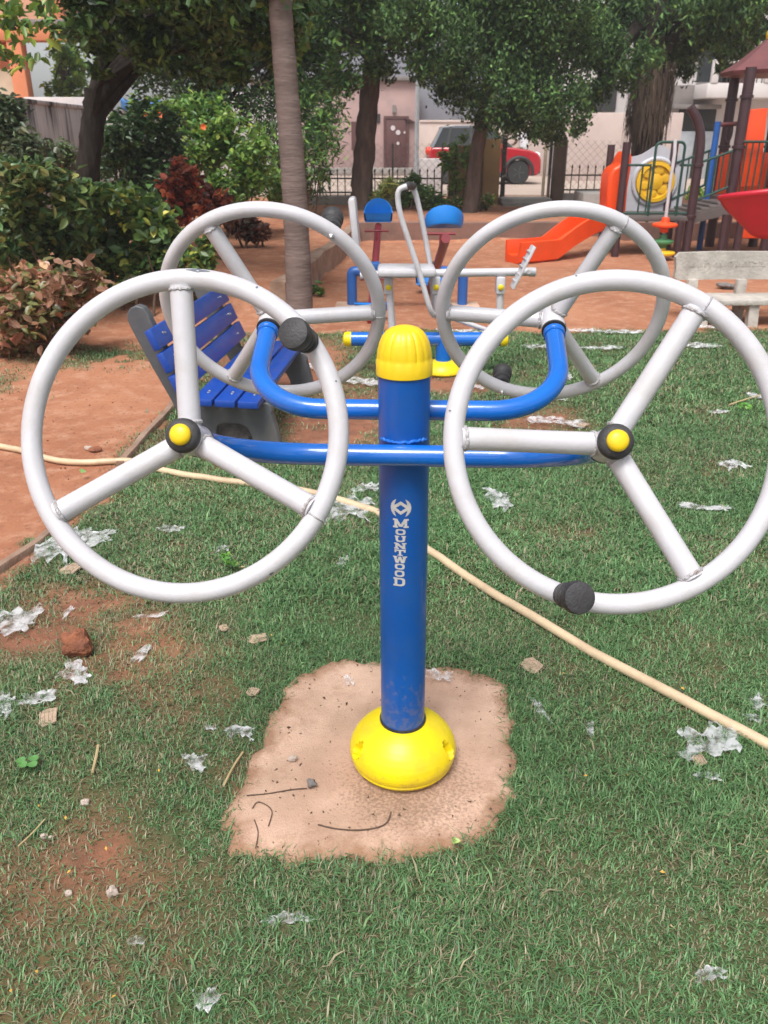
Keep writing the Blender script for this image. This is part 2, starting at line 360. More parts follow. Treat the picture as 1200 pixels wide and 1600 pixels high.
def cover(x, y):
    x = np.asarray(x, float); y = np.asarray(y, float)
    xl = np.interp(y, [p[1] for p in EDGE], [p[0] for p in EDGE])
    n = fbm(x, y, 1.9, 5); n2 = fbm(x, y, 6.5, 9)
    c = .98 + (n - .5) * .6 + (n2 - .5) * .9
    c -= .42 * bump(x, y, -1.15, 2.45, .35, .35) + .40 * bump(x, y, -.70, 1.42, .22, .14) + .22 * bump(x, y, -.62, 2.15, .22, .25)
    c -= 1.1 * bump(x, y, -.28, 4.55, .38, .42) + .75 * bump(x, y, .98, 4.75, .35, .3) + .75 * bump(x, y, -.55, 6.1, .5, .8) + .5 * bump(x, y, -.2, 5.2, .4, .5) + .9 * bump(x, y, .45, 5.6, .3, .35)
    c -= .6 * bump(x, y, -.95, 4.2, .35, .8) + .45 * bump(x, y, 1.7, 3.9, .25, .25) + .4 * bump(x, y, .8, 3.1, .2, .2) + .3 * bump(x, y, 1.1, 5.9, .3, .3)
    c -= .22 * sstep(-.15, -.8, x) * sstep(3.2, 2.4, y) + .5 * sstep(5.0, 6.2, y) * sstep(-.1, -.7, x)
    c *= sstep(-.05, .16, x - xl + (n2 - .5) * .3) * sstep(7.45, 7.15, y + (n - .5) * .5)
    # thin fringe of weeds along the shrub bed on the far side of the path
    c = np.maximum(c, .75 * bump(x, y, -2.25, 6.4, .5, .35) * (n2 > .42) + .6 * bump(x, y, -2.9, 5.6, .4, .3) * (n2 > .45) + .5 * bump(x, y, -1.3, 4.35, .12, .35))
    kk = 1.0 + .10 * vnoise(x, y, 26, 40) + .03 * vnoise(x, y, 70, 41)
    s = in_poly(.03 + (x - .03) * kk, 1.8 + (y - 1.8) * kk, SX, SY)
    return np.where(s, 0, np.clip(c, 0, 1))

gx = np.concatenate([-np.geomspace(80, 5.2, 24), np.arange(-5, 5.01, .04), np.geomspace(5.2, 80, 24)])
gy = np.concatenate([np.arange(-6, .3, .5), np.arange(.3, 9, .04), np.arange(9, 16, .1), np.geomspace(16.2, 120, 30)])
XX, YY = np.meshgrid(gx, gy, indexing='ij')
ZZ = ground_z(XX, YY)
me = bpy.data.meshes.new('ground')
V = np.stack([XX, YY, ZZ], -1).reshape(-1, 3); ny = len(gy)
ii, jj = np.meshgrid(np.arange(len(gx) - 1), np.arange(ny - 1), indexing='ij'); q = (ii * ny + jj).ravel()
F = np.stack([q, q + ny, q + ny + 1, q + 1], -1)
def np_mesh(me, V, F, smooth=True):
    n, k = F.shape
    me.vertices.add(len(V)); me.vertices.foreach_set('co', np.ascontiguousarray(V, dtype=np.float32).ravel())
    me.loops.add(n * k); me.loops.foreach_set('vertex_index', np.ascontiguousarray(F, dtype=np.int32).ravel())
    me.polygons.add(n); me.polygons.foreach_set('loop_start', np.arange(0, n * k, k, dtype=np.int32))
    if smooth: me.polygons.foreach_set('use_smooth', np.ones(n, bool))
    me.update(calc_edges=True); me.validate()
def col_attr(me, col):
    a = me.attributes.new('col', 'FLOAT_COLOR', 'POINT')
    c = np.ones((len(col), 4), np.float32); c[:, :3] = col; a.data.foreach_set('color', c.ravel())
np_mesh(me, V, F)
cv = cover(V[:, 0], V[:, 1])
a = me.attributes.new('cover', 'FLOAT', 'POINT'); a.data.foreach_set('value', cv.astype(np.float32))
xl_ = np.interp(V[:, 1], [p[1] for p in EDGE], [p[0] for p in EDGE])
a = me.attributes.new('moist', 'FLOAT', 'POINT'); a.data.foreach_set('value', (sstep(-.1, .15, V[:, 0] - xl_) * sstep(7.4, 6.9, V[:, 1]) * (.55 + .45 * (fbm(V[:, 0], V[:, 1], 2.6, 50) > .42))).astype(np.float32))
def soil_mat():
    m = bpy.data.materials.new('red_soil'); m.use_nodes = True; t = m.node_tree; N = t.nodes; L = t.links; b = N['Principled BSDF']
    b.inputs['Roughness'].default_value = .95; b.inputs['Specular IOR Level'].default_value = .2
    tc = N.new('ShaderNodeTexCoord')
    def nz(s, d=6):
        n = N.new('ShaderNodeTexNoise'); n.inputs['Scale'].default_value = s; n.inputs['Detail'].default_value = d; n.inputs['Roughness'].default_value = .65; L.new(tc.outputs['Object'], n.inputs[0]); return n.outputs[0]
    def rg(x, lo, hi):
        r = N.new('ShaderNodeMapRange'); r.inputs[1].default_value = lo; r.inputs[2].default_value = hi; L.new(x, r.inputs[0]); return r.outputs[0]
    def mx(f, a_, b_):
        x = N.new('ShaderNodeMix'); x.data_type = 'RGBA'; L.new(f, x.inputs[0])
        for s_, q_ in ((a_, 6), (b_, 7)):
            if isinstance(s_, tuple): x.inputs[q_].default_value = (*s_, 1)
            else: L.new(s_, x.inputs[q_])
        return x.outputs[2]
    c = mx(rg(nz(.9), .35, .65), (.42, .19, .108), (.29, .115, .064))
    c = mx(rg(nz(7), .48, .72), c, (.46, .25, .16))
    c = mx(rg(nz(26), .58, .72), c, (.15, .075, .05))
    mo = N.new('ShaderNodeAttribute'); mo.attribute_name = 'moist'; c = mx(rg(mo.outputs['Fac'], 0, 1.15), c, mx(rg(nz(12), .4, .65), (.235, .10, .06), (.15, .068, .045)))
    at = N.new('ShaderNodeAttribute'); at.attribute_name = 'cover'
    th = mx(rg(nz(30), .35, .65), (.055, .080, .030), (.105, .095, .05))
    c = mx(rg(at.outputs['Fac'], .1, .75), c, th)
    L.new(c, b.inputs['Base Color'])
    bp = N.new('ShaderNodeBump'); bp.inputs['Strength'].default_value = .55; bp.inputs['Distance'].default_value = .02; L.new(nz(22, 8), bp.inputs['Height']); L.new(bp.outputs[0], b.inputs['Normal'])
    return m
M['soil'] = soil_mat(); me.materials.append(M['soil'])
tag(link(bpy.data.objects.new('ground', me)), kind='structure')

# concrete pad under the exerciser
def slab_mat():
    m = mat('pad_concrete', (.61, .41, .305), .9, (.46, .29, .21), 4, bump=.3, bscale=220, dirt=(.30, .19, .12), dscale=2.4, damt=.75, dlo=.45, dhi=.7)
    t = m.node_tree; N = t.nodes; L = t.links; b = N['Principled BSDF']; prev = b.inputs['Base Color'].links[0].from_socket
    tc = N.new('ShaderNodeTexCoord')
    n = N.new('ShaderNodeTexNoise'); n.inputs['Scale'].default_value = 120; n.inputs['Detail'].default_value = 7; L.new(tc.outputs['Object'], n.inputs[0])
    # muddy splash patch close round the foot, with a broken edge
    g = N.new('ShaderNodeVectorMath'); g.operation = 'DISTANCE'; g.inputs[1].default_value = (.07, 1.66, .01); L.new(tc.outputs['Object'], g.inputs[0])
    r = N.new('ShaderNodeMapRange'); r.inputs[1].default_value = .11; r.inputs[2].default_value = .25; r.inputs[3].default_value = .16; r.inputs[4].default_value = -.12; L.new(g.outputs['Value'], r.inputs[0])
    s = N.new('ShaderNodeMath'); s.operation = 'ADD'; L.new(n.outputs[0], s.inputs[0]); L.new(r.outputs[0], s.inputs[1])
    r2 = N.new('ShaderNodeMapRange'); r2.inputs[1].default_value = .52; r2.inputs[2].default_value = .74; r2.inputs[4].default_value = .55; L.new(s.outputs[0], r2.inputs[0])
    x = N.new('ShaderNodeMix'); x.data_type = 'RGBA'; x.inputs[7].default_value = (.14, .085, .055, 1); L.new(prev, x.inputs[6]); L.new(r2.outputs[0], x.inputs[0])
    # soil washed over the rim, in broken tongues
    at = N.new('ShaderNodeAttribute'); at.attribute_name = 'rim'
    n3 = N.new('ShaderNodeTexNoise'); n3.inputs['Scale'].default_value = 9; n3.inputs['Detail'].default_value = 9; n3.inputs['Roughness'].default_value = .7; L.new(tc.outputs['Object'], n3.inputs[0])
    m1 = N.new('ShaderNodeMath'); m1.operation = 'MULTIPLY_ADD'; m1.inputs[1].default_value = .36; L.new(at.outputs['Fac'], m1.inputs[0]); L.new(n3.outputs[0], m1.inputs[2])
    r4 = N.new('ShaderNodeMapRange'); r4.inputs[1].default_value = .58; r4.inputs[2].default_value = .86; r4.inputs[4].default_value = .85; L.new(m1.outputs[0], r4.inputs[0])
    x4 = N.new('ShaderNodeMix'); x4.data_type = 'RGBA'; x4.inputs[7].default_value = (.25, .13, .07, 1); L.new(x.outputs[2], x4.inputs[6]); L.new(r4.outputs[0], x4.inputs[0]); L.new(x4.outputs[2], b.inputs['Base Color'])
    return m
M['slab'] = slab_mat()
loop = []
ns = len(slab_w)
for i in range(ns):
    a_, b_ = slab_w[i], slab_w[(i + 1) % ns]
    for k in range(9):
        p = a_.lerp(b_, k / 9); nzv = (vnoise(p.x, p.y, 22) - .5) * .04 + (vnoise(p.x, p.y, 60, 4) - .5) * .016
        d = (p - Vector((.03, 1.8, 0))).normalized(); loop.append(p + d * nzv)
bm = bmesh.new()
rings = []
for s_, z_ in ((1.0, -.02), (.995, .006), (.97, .012), (.94, .014), (.90, .015), (.84, .016), (.76, .016), (.6, .016), (.35, .016)):
    rings.append([bm.verts.new((.03 + (p.x - .03) * s_, 1.8 + (p.y - 1.8) * s_, z_ + .003 * (vnoise(p.x * s_, p.y * s_, 20) - .5))) for p in loop])
for r0, r1 in zip(rings, rings[1:]):
    for k in range(len(loop)): bm.faces.new((r0[k], r0[(k + 1) % len(loop)], r1[(k + 1) % len(loop)], r1[k]))
bm.faces.new(rings[-1])
me = bpy.data.meshes.new('concrete_pad'); bm.to_mesh(me); bm.free()
ea = me.attributes.new('rim', 'FLOAT', 'POINT'); ea.data.foreach_set('value', np.repeat(np.array([1, 1, .95, .75, .5, .28, .12, 0, 0], np.float32), len(loop))); me.materials.append(M['slab'])
me.polygons.foreach_set('use_smooth', np.ones(len(me.polygons), bool))
tag(link(bpy.data.objects.new('concrete_pad', me)), 'rough pinkish concrete pad in the grass under the blue post', 'concrete pad')

# kerbs and terrace border
def kerb(name, pts, wd, z0, z1, m, seed=0, kind='structure'):
    mb = MB(); pts = bezier([Vector((*p, 0)) for p in pts], 6); vs = []; fs = []
    for i, p in enumerate(pts):
        t = (pts[min(i + 1, len(pts) - 1)] - pts[max(i - 1, 0)]).normalized(); n = Vector((-t.y, t.x, 0))
        j = (vnoise(p.x * 3, p.y * 3, 1.3, seed) - .5) * .5 * wd; k = (vnoise(p.x, p.y, 3.0, seed + 3) - .5) * .35 * min(.05, z1 - z0)
        for a_, z_ in ((-.5, z0), (-.5, z1 - .012 + k), (-.38, z1 + k), (.38, z1 + k), (.5, z1 - .012 + k), (.5, z0)): vs.append(p + n * (a_ * wd + j) + Vector((0, 0, z_)))
    m6 = len(pts)
    for i in range(m6 - 1):
        for k in range(5): fs.append((i * 6 + k, i * 6 + k + 1, i * 6 + k + 7, i * 6 + k + 6))
    fs += [tuple(range(6)), tuple((m6 - 1) * 6 + k for k in range(5, -1, -1))]
    o = mb.add(vs, fs).build(name, m); return tag(o, kind=kind)
kerb('kerb', KERB, .15, -.1, .285, M['soil_kerb'], 1)
tb = kerb('kerb_terrace', [(-.55, 14.5), (3, 14.52), (6, 14.5), (9, 14.5), (14, 14.6)], .16, -.1, .31, M['terrace_face'], 2)
kerb('kerb_path', [(-1.56, 2.6), (-1.50, 2.9), (-1.43, 3.2), (-1.36, 3.7)], .04, -.03, .022, M['soil_kerb'], 3)
kerb('kerb_path', [(-1.36, 4.0), (-1.36, 4.4), (-1.33, 4.85), (-1.33, 5.2)], .045, -.03, .028, M['soil_kerb'], 4)

# ------------------------------------------------------------------ litter table: photo position, size in px, kind, turn, label
LIT = [
 (92, 868, 62, 72, 'film', .4, 'biggest clear plastic bag, crumpled at the path edge under the left front wheel'),
 (146, 843, 62, 40, 'film', .3, 'silvery crinkled plastic wrapper beside the biggest bag, seen inside the left front wheel'),
 (271, 831, 38, 14, 'film', -.5, 'thin clear plastic strip in the grass seen through the left front wheel'),
 (348, 862, 18, 14, 'film', .2, 'small clear plastic shred beside a tiny leafy weed inside the left front wheel'),
 (545, 806, 70, 62, 'film', .9, 'ragged white plastic sheet lying across the hose just left of the post'),
 (574, 768, 36, 24, 'film', .2, 'clear plastic film touching the left edge of the post above the ragged sheet'),
 (535, 882, 15, 32, 'film', 1.5, 'narrow clear plastic scrap in the grass left of the lettered post'),
 (776, 784, 42, 44, 'film', .7, 'crumpled white plastic clump beside the left rim of the right front wheel'),
 (1145, 732, 38, 24, 'film', .2, 'round crumpled plastic scrap in the grass inside the right front wheel'),
 (1098, 795, 74, 15, 'film', .05, 'long thin plastic strip in the grass inside the right front wheel'),
 (26, 972, 66, 48, 'film', .2, 'torn plastic with a long twisted tail at the left edge of the lawn'),
 (107, 958, 11, 20, 'film', 1.4, 'tiny upright plastic scrap right of the torn plastic with a tail'),
 (238, 965, 46, 9, 'film', .3, 'thin twisted plastic ribbon just below the left front wheel'),
 (220, 1027, 18, 32, 'film', 1.2, 'small plastic scrap alone on a bare patch right of the red rock'),
 (119, 1060, 52, 30, 'film', .8, 'torn plastic piece directly below the red rock'),
 (10, 1105, 28, 36, 'film', 1.2, 'plastic scrap cut by the left edge next to the lower cardboard chip'),
 (58, 1098, 48, 24, 'film', -.2, 'folded plastic scrap just above the lower left cardboard chip'),
 (305, 1196, 32, 28, 'film', .4, 'crinkled square plastic scrap left of the concrete pad'),
 (376, 1151, 42, 20, 'film', .2, 'clear plastic scrap on the left rim of the concrete pad'),
 (330, 1142, 18, 9, 'film', .1, 'tiny plastic scrap above a dry brown leaf left of the pad'),
 (452, 1442, 66, 18, 'film', .1, 'flat plastic strip in the grass in front of the concrete pad'),
 (322, 1568, 36, 32, 'film', .9, 'bright crinkled plastic scrap nearest the bottom edge at left'),
 (215, 1477, 26, 13, 'film', .4, 'faint plastic scrap in the lower left grass'),
 (1110, 1530, 48, 22, 'film', -.2, 'white plastic twist in the lower right grass'),
 (1104, 1166, 88, 58, 'film', -.5, 'large torn plastic bag near the hose at the lower right'),
 (1106, 1218, 36, 14, 'film', -.1, 'small plastic flap just below the large torn bag'),
 (1184, 1103, 24, 24, 'film', .8, 'plastic scrap beyond the hose at the right edge'),
 (1175, 1127, 26, 14, 'film', -.3, 'lower of two plastic scraps between hose and right edge'),
 (843, 1112, 13, 34, 'film', 1.4, 'narrow plastic sliver right of the concrete pad'),
 (922, 1140, 12, 24, 'film', 1.3, 'small curled plastic sliver midway between pad and hose'),
 (545, 1076, 16, 16, 'film', .8, 'tiny plastic scrap on the pad behind the post, left'),
 (682, 1068, 46, 18, 'film', -.1, 'plastic scrap on the far edge of the pad right of the post'),
 (1083, 543, 72, 20, 'film', .05, 'white plastic film spread on the lawn left of the stone bench'),
 (868, 666, 84, 24, 'film', .1, 'heap of white plastic left of the right front hub'),
 (858, 627, 44, 12, 'film', .2, 'white plastic flap under the right rear wheel'),
 (883, 590, 20, 30, 'film', 1.2, 'plastic scrap right of the curved rear arm'),
 (482, 578, 52, 30, 'film', .1, 'white plastic heap on bare soil beside the far end of the bench'),
 (565, 602, 66, 24, 'film', -.3, 'crumpled white plastic left of the yellow domed cap'),
 (905, 520, 60, 13, 'film', .0, 'plastic on the far lawn edge, nearest behind the right rear hub'),
 (975, 524, 60, 12, 'film', .2, 'plastic on the far lawn edge inside the right rear rim'),
 (940, 548, 66, 12, 'film', -.4, 'twisted plastic ribbon in the grass inside the right rear wheel'),
 (850, 546, 60, 14, 'film', .1, 'white plastic strip on the lawn between the rower and right rear hub'),
 (1105, 515, 80, 12, 'film', -.1, 'long white plastic strip in front of the stone bench'),
 (715, 522, 70, 12, 'film', .0, 'white plastic strip on the soil just behind the blue beam of the rower'),
 (742, 610, 26, 14, 'film', .2, 'white plastic scrap in front of the rower foot'),
 (1120, 648, 28, 10, 'film', .1, 'bluish plastic scrap on the lawn right of the right front hub'),
 (1180, 624, 22, 18, 'film', .1, 'plastic scrap behind the rim at the right edge by a dry stick'),
 (640, 560, 40, 16, 'film', .3, 'white plastic hidden mostly by the domed cap'),
 (402, 1002, 30, 14, 'card', .2, 'corrugated cardboard chip behind the left side of the pad'),
 (350, 987, 13, 11, 'card', .5, 'small cardboard square left of the corrugated chip'),
 (395, 1087, 20, 12, 'card', -.3, 'cardboard chip on the left rear rim of the pad'),
 (830, 1044, 30, 22, 'card', .6, 'torn brown cardboard piece right of the pad'),
 (76, 1125, 30, 26, 'card', .3, 'corrugated cardboard chip in the grass at lower left'),
 (1091, 1195, 20, 15, 'card', .2, 'corrugated cardboard scrap at the foot of the large torn bag'),
 (112, 893, 34, 22, 'card', -.4, 'cardboard flap beside the biggest plastic bag'),
 (905, 668, 26, 12, 'card', -.6, 'pale cardboard strip beside the heap of white plastic'),
]
FLAT = []                                          # where litter and hose press the grass down
for (x, y, wpx, hpx, kd, rt, lb) in LIT:
    g = G(x, y); s_ = pxm(y, g.y) * max(wpx, hpx) * .5; FLAT.append((g.x, g.y, s_))
HOSE_PX = [(-900, 640), (-500, 668), (-220, 682), (0, 703), (60, 718), (110, 727), (165, 727), (205, 727), (245, 738), (320, 752), (400, 762), (470, 771), (545, 793), (595, 811), (640, 845), (690, 880), (800, 953), (950, 1040), (1200, 1170), (1450, 1280), (1800, 1380), (2300, 1440)]
HOSE = [G(*p) for p in HOSE_PX]

# ------------------------------------------------------------------ the tai chi wheel exerciser (in the machine's own frame)
SP = dict(X=.0504, Y=1.7566, yaw=math.radians(-3.47), lean=math.radians(-.35))
sp = thing('wheel_exerciser', 'blue outdoor exerciser post with four white three-spoke wheels and yellow cap', 'exercise machine', (SP['X'], SP['Y'], .012), rot=(0, SP['lean'], SP['yaw']))
pr = .057
post = MB().lathe([(pr, .0), (pr, .3), (pr, .6), (pr, .9), (pr, 1.088)], 48).build('post', M['post_blue'], sp)
NR = 96
def rib(i, k):
    a = (k / NR * 18) % 1.0; d = min(a, 1 - a)
    return -.0028 * max(0, 1 - d / .16) if 3 <= i <= 9 else 0
dome = [(.0575, 1.066), (.0612, 1.068), (.0614, 1.098), (.0596, 1.101), (.0594, 1.108), (.0575, 1.122), (.0538, 1.136), (.048, 1.149), (.040, 1.159), (.030, 1.166), (.018, 1.170), (.006, 1.172), (0, 1.1722)]
MB().lathe(dome, NR, rib=rib).build('cap', M['cap_yellow'], sp, ang=50)
# foot cover with two oval fixing recesses
cp = [(.098, .0), (.114, .006), (.127, .015), (.1345, .025), (.1355, .028), (.1345, .0305), (.1385, .038), (.1412, .050), (.1410, .060), (.1375, .074), (.130, .089), (.119, .104), (.105, .118), (.089, .130), (.075, .138), (.066, .1425), (.0615, .144), (.0585, .142), (.0585, .11)]
def refine(pf, k=3):
    o = []
    for (a_, b_), (c_, d_) in zip(pf, pf[1:]):
        for i in range(k): o.append((a_ + (c_ - a_) * i / k, b_ + (d_ - b_) * i / k))
    return o + [pf[-1]]
mb = MB().lathe(refine(cp), 128)
slots = [math.radians(-152), math.radians(-22)]
vv = []
for v in mb.v:
    v = Vector(v); a_ = math.atan2(v.y, v.x)
    for s_ in slots:
        da = (a_ - s_ + PI) % (2 * PI) - PI; e = (da / .105) ** 2 + ((v.z - .084) / .022) ** 2
        if e < 1 and math.hypot(v.x, v.y) > .1: v = Vector((v.x * .86, v.y * .86, v.z - .012))
    vv.append(tuple(v))
mb.v = vv
mb.build('base_cover', M['yellow'], sp, ang=60)
MB().lathe([(.0575, .146), (.0605, .146), (.0605, .150), (.0575, .150)], 40).build('collar', M['black_rubber'], sp)

DISH = .042                          # hub set back from the rim plane
def arm(front):
    s, l, z, t, off = (.3818, .3779, 1.050, math.radians(25.5), .0785) if front else (.3658, .4443, 1.1228, math.radians(23.8), .0785)
    sg = -1 if front else 1
    toe = math.radians(2.0 if front else 0.5)                 # the wheels look slightly outwards
    n = {k: Vector((k * math.sin(toe) * math.cos(t), sg * math.cos(toe) * math.cos(t), math.sin(t))) for k in (-1, 1)}
    L = (l - off) / (math.cos(t) * math.cos(toe)) - DISH
    hubs = {k: Vector((k * s, sg * l, z)) - n[k] * DISH for k in (-1, 1)}
    c = {k: hubs[k] - n[k] * L for k in (-1, 1)}
    rb = .20 if front else .17
    left = fillet(hubs[-1], c[-1], c[1], rb); right = fillet(c[-1], c[1], hubs[1], rb)
    path = [hubs[-1] - n[-1] * .028] + left + [c[-1].lerp(c[1], .3), c[-1].lerp(c[1], .5), c[-1].lerp(c[1], .7)] + right + [hubs[1] - n[1] * .028]
    ob = MB().tube(path, .0238, 22).build('arm', M['blue_paint'], sp)
    wz = c[1].z
    # weld seam against the post
    wb = MB(); pts = []
    for i in range(25):
        a_ = (-.5 + i / 24) * 2.0
        pts.append(Vector((.0585 * math.sin(a_), sg * .0585 * math.cos(a_) , wz + .021 + .004 * random.random())))
    wb.tube(pts, [.003 + .0016 * random.random() for _ in pts], 8)
    wb.build('weld', M['blue_paint'], ob)
    for k in (-1, 1):
        MB().lathe([(.0245, -.016), (.0272, -.014), (.0272, -.009), (.0262, -.007), (.0272, -.005), (.0272, .002), (.0245, .004)], 28, o=hubs[k] - n[k] * .056, ax=n[k]).build('collar', M['blue_paint'], ob)
    return hubs, n
RW, RT = .2815, .0182
def wheel(hub, n, front, spokes, knob_a, seam_a, chips=()):
    ex = Vector((0, 0, 1)).cross(n).normalized()
    if ex.x < 0: ex = -ex
    ey = n.cross(ex)
    if ey.z < 0: ey = -ey
    dirv = lambda a: ex * math.cos(a) + ey * math.sin(a)
    rc0 = hub + n * DISH
    wh = MB().torus(rc0, ex, ey, RW, RT, 120, 20).build('wheel', M['white_paint'], sp)
    MB().lathe([(.0245, -.046), (.030, -.045), (.030, .033), (.0245, .034)], 30, o=hub, ax=n).build('hub', M['white_paint'], wh)
    for a_ in spokes:
        a_ = math.radians(a_); d = dirv(a_)
        A0 = hub + d * .024; A1 = rc0 + d * (RW - .012); sd = (A1 - A0).normalized()
        sk = MB().tube([A0, A0.lerp(A1, .3), A0.lerp(A1, .7), A1], [.0208, .0203, .0202, .0206], 18).build('spoke', M['white_paint'], wh)
        s2 = n.cross(sd).normalized(); s1 = sd.cross(s2)
        for cc_, rad in ((A1 - sd * (RT - .011), .0202), (A0 + sd * .007, .0208)):
            wb = MB()
            wb.tube([cc_ + sd * random.uniform(-.0012, .0012) + (s1 * math.cos(q) + s2 * math.sin(q)) * rad for q in np.linspace(0, 2 * PI, 30)[:-1]], [.0028 + .0012 * random.random() for _ in range(29)], 7, closed=True)
            wb.build('weld', M['weld'], wh)
    a_ = math.radians(seam_a); d = dirv(a_); tg = n.cross(d)
    MB().tube([rc0 + d * RW + (n * math.cos(q) + d * math.sin(q)) * (RT + .0002) for q in np.linspace(0, 2 * PI, 25)[:-1]], .0017, 6, closed=True).build('weld', M['weld'], wh)
    # end caps
    hb = MB().lathe([(.0285, .032), (.0312, .033), (.0318, .037), (.031, .044), (.027, .050), (.0185, .053), (.0, .0531)], 32, o=hub, ax=n).build('hub_cap', M['black_rubber'], wh)
    MB().lathe([(.0185, .050), (.0195, .054), (.0190, .058), (.0155, .0625), (.009, .065), (0, .0655)], 28, o=hub, ax=n).build('cap_button', M['cap_yellow'], wh)
    MB().lathe([(.0285, -.043), (.031, -.043), (.031, -.048), (.0246, -.049)], 28, o=hub, ax=n).build('bearing_seal', M['black_rubber'], wh)
    # turning knob
    a_ = math.radians(knob_a); base = rc0 + dirv(a_) * RW
    MB().lathe([(.017, .012), (.0215, .014), (.0225, .024), (.0195, .027), (.0195, .032), (.0235, .036), (.0242, .045), (.0215, .048), (.0258, .053), (.0278, .060), (.0278, .071), (.0262, .077), (.019, .080), (0, .0805)], 32, o=base, ax=(n + ex * (.22 if hub.x > 0 else -.22) * (1 if front else .3)).normalized()).build('knob', M['black_rubber'], wh, ang=30)
    MB().lathe([(.0075, -.0165), (.0075, -.0225), (.0055, -.0245), (.0055, -.028), (.003, -.030), (0, -.0302)], 6, o=base, ax=n).build('bolt', M['steel'], wh)
    for (ca, lat, ln) in chips:                      # chipped paint
        pts = []
        cb = MB(); vs = []; fs = []
        for i in range(7):
            aa = math.radians(ca) + (i / 6 - .5) * ln; d = dirv(aa); wv = (.30 if ln > .1 else .16) * math.sin(PI * (i + .3) / 6.6) * random.uniform(.6, 1.2)
            for e in (-1, 1):
                q = lat + e * wv; vs.append(rc0 + d * RW + (d * math.cos(q) + n * math.sin(q)) * (RT + .0006))
        for i in range(6): fs.append((2 * i, 2 * i + 1, 2 * i + 3, 2 * i + 2))
        cb.add(vs, fs).build('paint_chip', M['chip'], wh)
    return wh
h, n = arm(True)
wheel(h[-1], n[-1], True, (93, 213, 333), 37, 331, ((86, .85, .15), (306, .7, .03), (64, .9, .015), (20, .9, .012)))
wheel(h[1], n[1], True, (59, 179, 299), 250.5, 57, ((76, .45, .03), (79, .25, .035), (104, .8, .012), (170, .9, .01)))
h, n = arm(False)
wheel(h[-1], n[-1], False, (118, 238, 358), 52, 357, ())
wheel(h[1], n[1], False, (62, 182, 302), 247, 60, ((312, 2.2, .07), (190, 1.6, .03)))

# lettering and emblem, cut as thin films that follow the post
def seg(x, y, ax, ay, bx, by, w_):
    dx, dy = bx - ax, by - ay; t = np.clip(((x - ax) * dx + (y - ay) * dy) / (dx * dx + dy * dy), 0, 1)
    return np.hypot(x - ax - t * dx, y - ay - t * dy) < w_ / 2
def rc(x, y, a_, b_, c_, d_): return (x >= a_) & (x <= c_) & (y >= b_) & (y <= d_)
def par(x, y, x0, y0, x1, y1, w_): return (y >= min(y0, y1)) & (y <= max(y0, y1)) & (np.abs(x - (x0 + (x1 - x0) * (y - y0) / (y1 - y0))) < w_ / 2)
def ring(x, y, cx, cy, rx, ry, tx, ty, e=3.2): return ((np.abs(x - cx) / rx) ** e + (np.abs(y - cy) / ry) ** e <= 1) & ~((np.abs(x - cx) / (rx - tx)) ** e + (np.abs(y - cy) / (ry - ty)) ** e <= 1)
SR = .2
def serif(x, y, cx, top, w_=.30): return rc(x, y, cx - w_ / 2, 1 - SR if top else 0, cx + w_ / 2, 1 if top else SR)
L_ = {
 'M': lambda x, y: rc(x, y, .10, 0, .27, 1) | rc(x, y, .73, 0, .90, 1) | par(x, y, .18, 1, .5, .12, .2) | par(x, y, .82, 1, .5, .12, .2) | serif(x, y, .17, 0, .34) | serif(x, y, .83, 0, .34) | rc(x, y, 0, .8, .25, 1) | rc(x, y, .75, .8, 1, 1),
 'O': lambda x, y: ring(x, y, .5, .5, .5, .5, .24, .24),
 'U': lambda x, y: (ring(x, y, .5, .5, .42, .5, .23, .24) & (y < .5)) | rc(x, y, .08, .5, .31, 1) | rc(x, y, .69, .5, .92, 1) | rc(x, y, 0, .8, .4, 1) | rc(x, y, .6, .8, 1, 1),
 'N': lambda x, y: rc(x, y, .10, 0, .29, 1) | rc(x, y, .71, 0, .90, 1) | par(x, y, .16, 1, .84, 0, .30) | rc(x, y, 0, 0, .40, SR) | rc(x, y, .62, .8, 1, 1) | rc(x, y, 0, .8, .25, 1),
 'T': lambda x, y: rc(x, y, .39, 0, .61, 1) | rc(x, y, 0, .78, 1, 1) | rc(x, y, 0, .55, .16, 1) | rc(x, y, .84, .55, 1, 1) | rc(x, y, .26, 0, .74, .18),
 'W': lambda x, y: par(x, y, .14, 1, .30, 0, .20) | par(x, y, .50, .95, .32, 0, .17) | par(x, y, .50, .95, .68, 0, .17) | par(x, y, .86, 1, .70, 0, .20) | rc(x, y, 0, .82, .32, 1) | rc(x, y, .68, .82, 1, 1),
 'D': lambda x, y: rc(x, y, .10, 0, .33, 1) | (ring(x, y, .42, .5, .56, .5, .24, .2) & (x > .38)) | rc(x, y, 0, 0, .45, SR) | rc(x, y, 0, .8, .45, 1),
}
def emblem(x, y):
    x = (x - .5) * 2; y = (y - .5) * 2; ax = np.abs(x); ay = np.abs(y)
    cres = (x * x + y * y < 1) & (ax > .40 + .30 * (1 - ay) ** .8)
    dia = (ax / 1.0 + ay / .70 < 1) & ~(ax / .47 + ay / .33 < 1) & (x * x + y * y < 1)
    return cres | dia
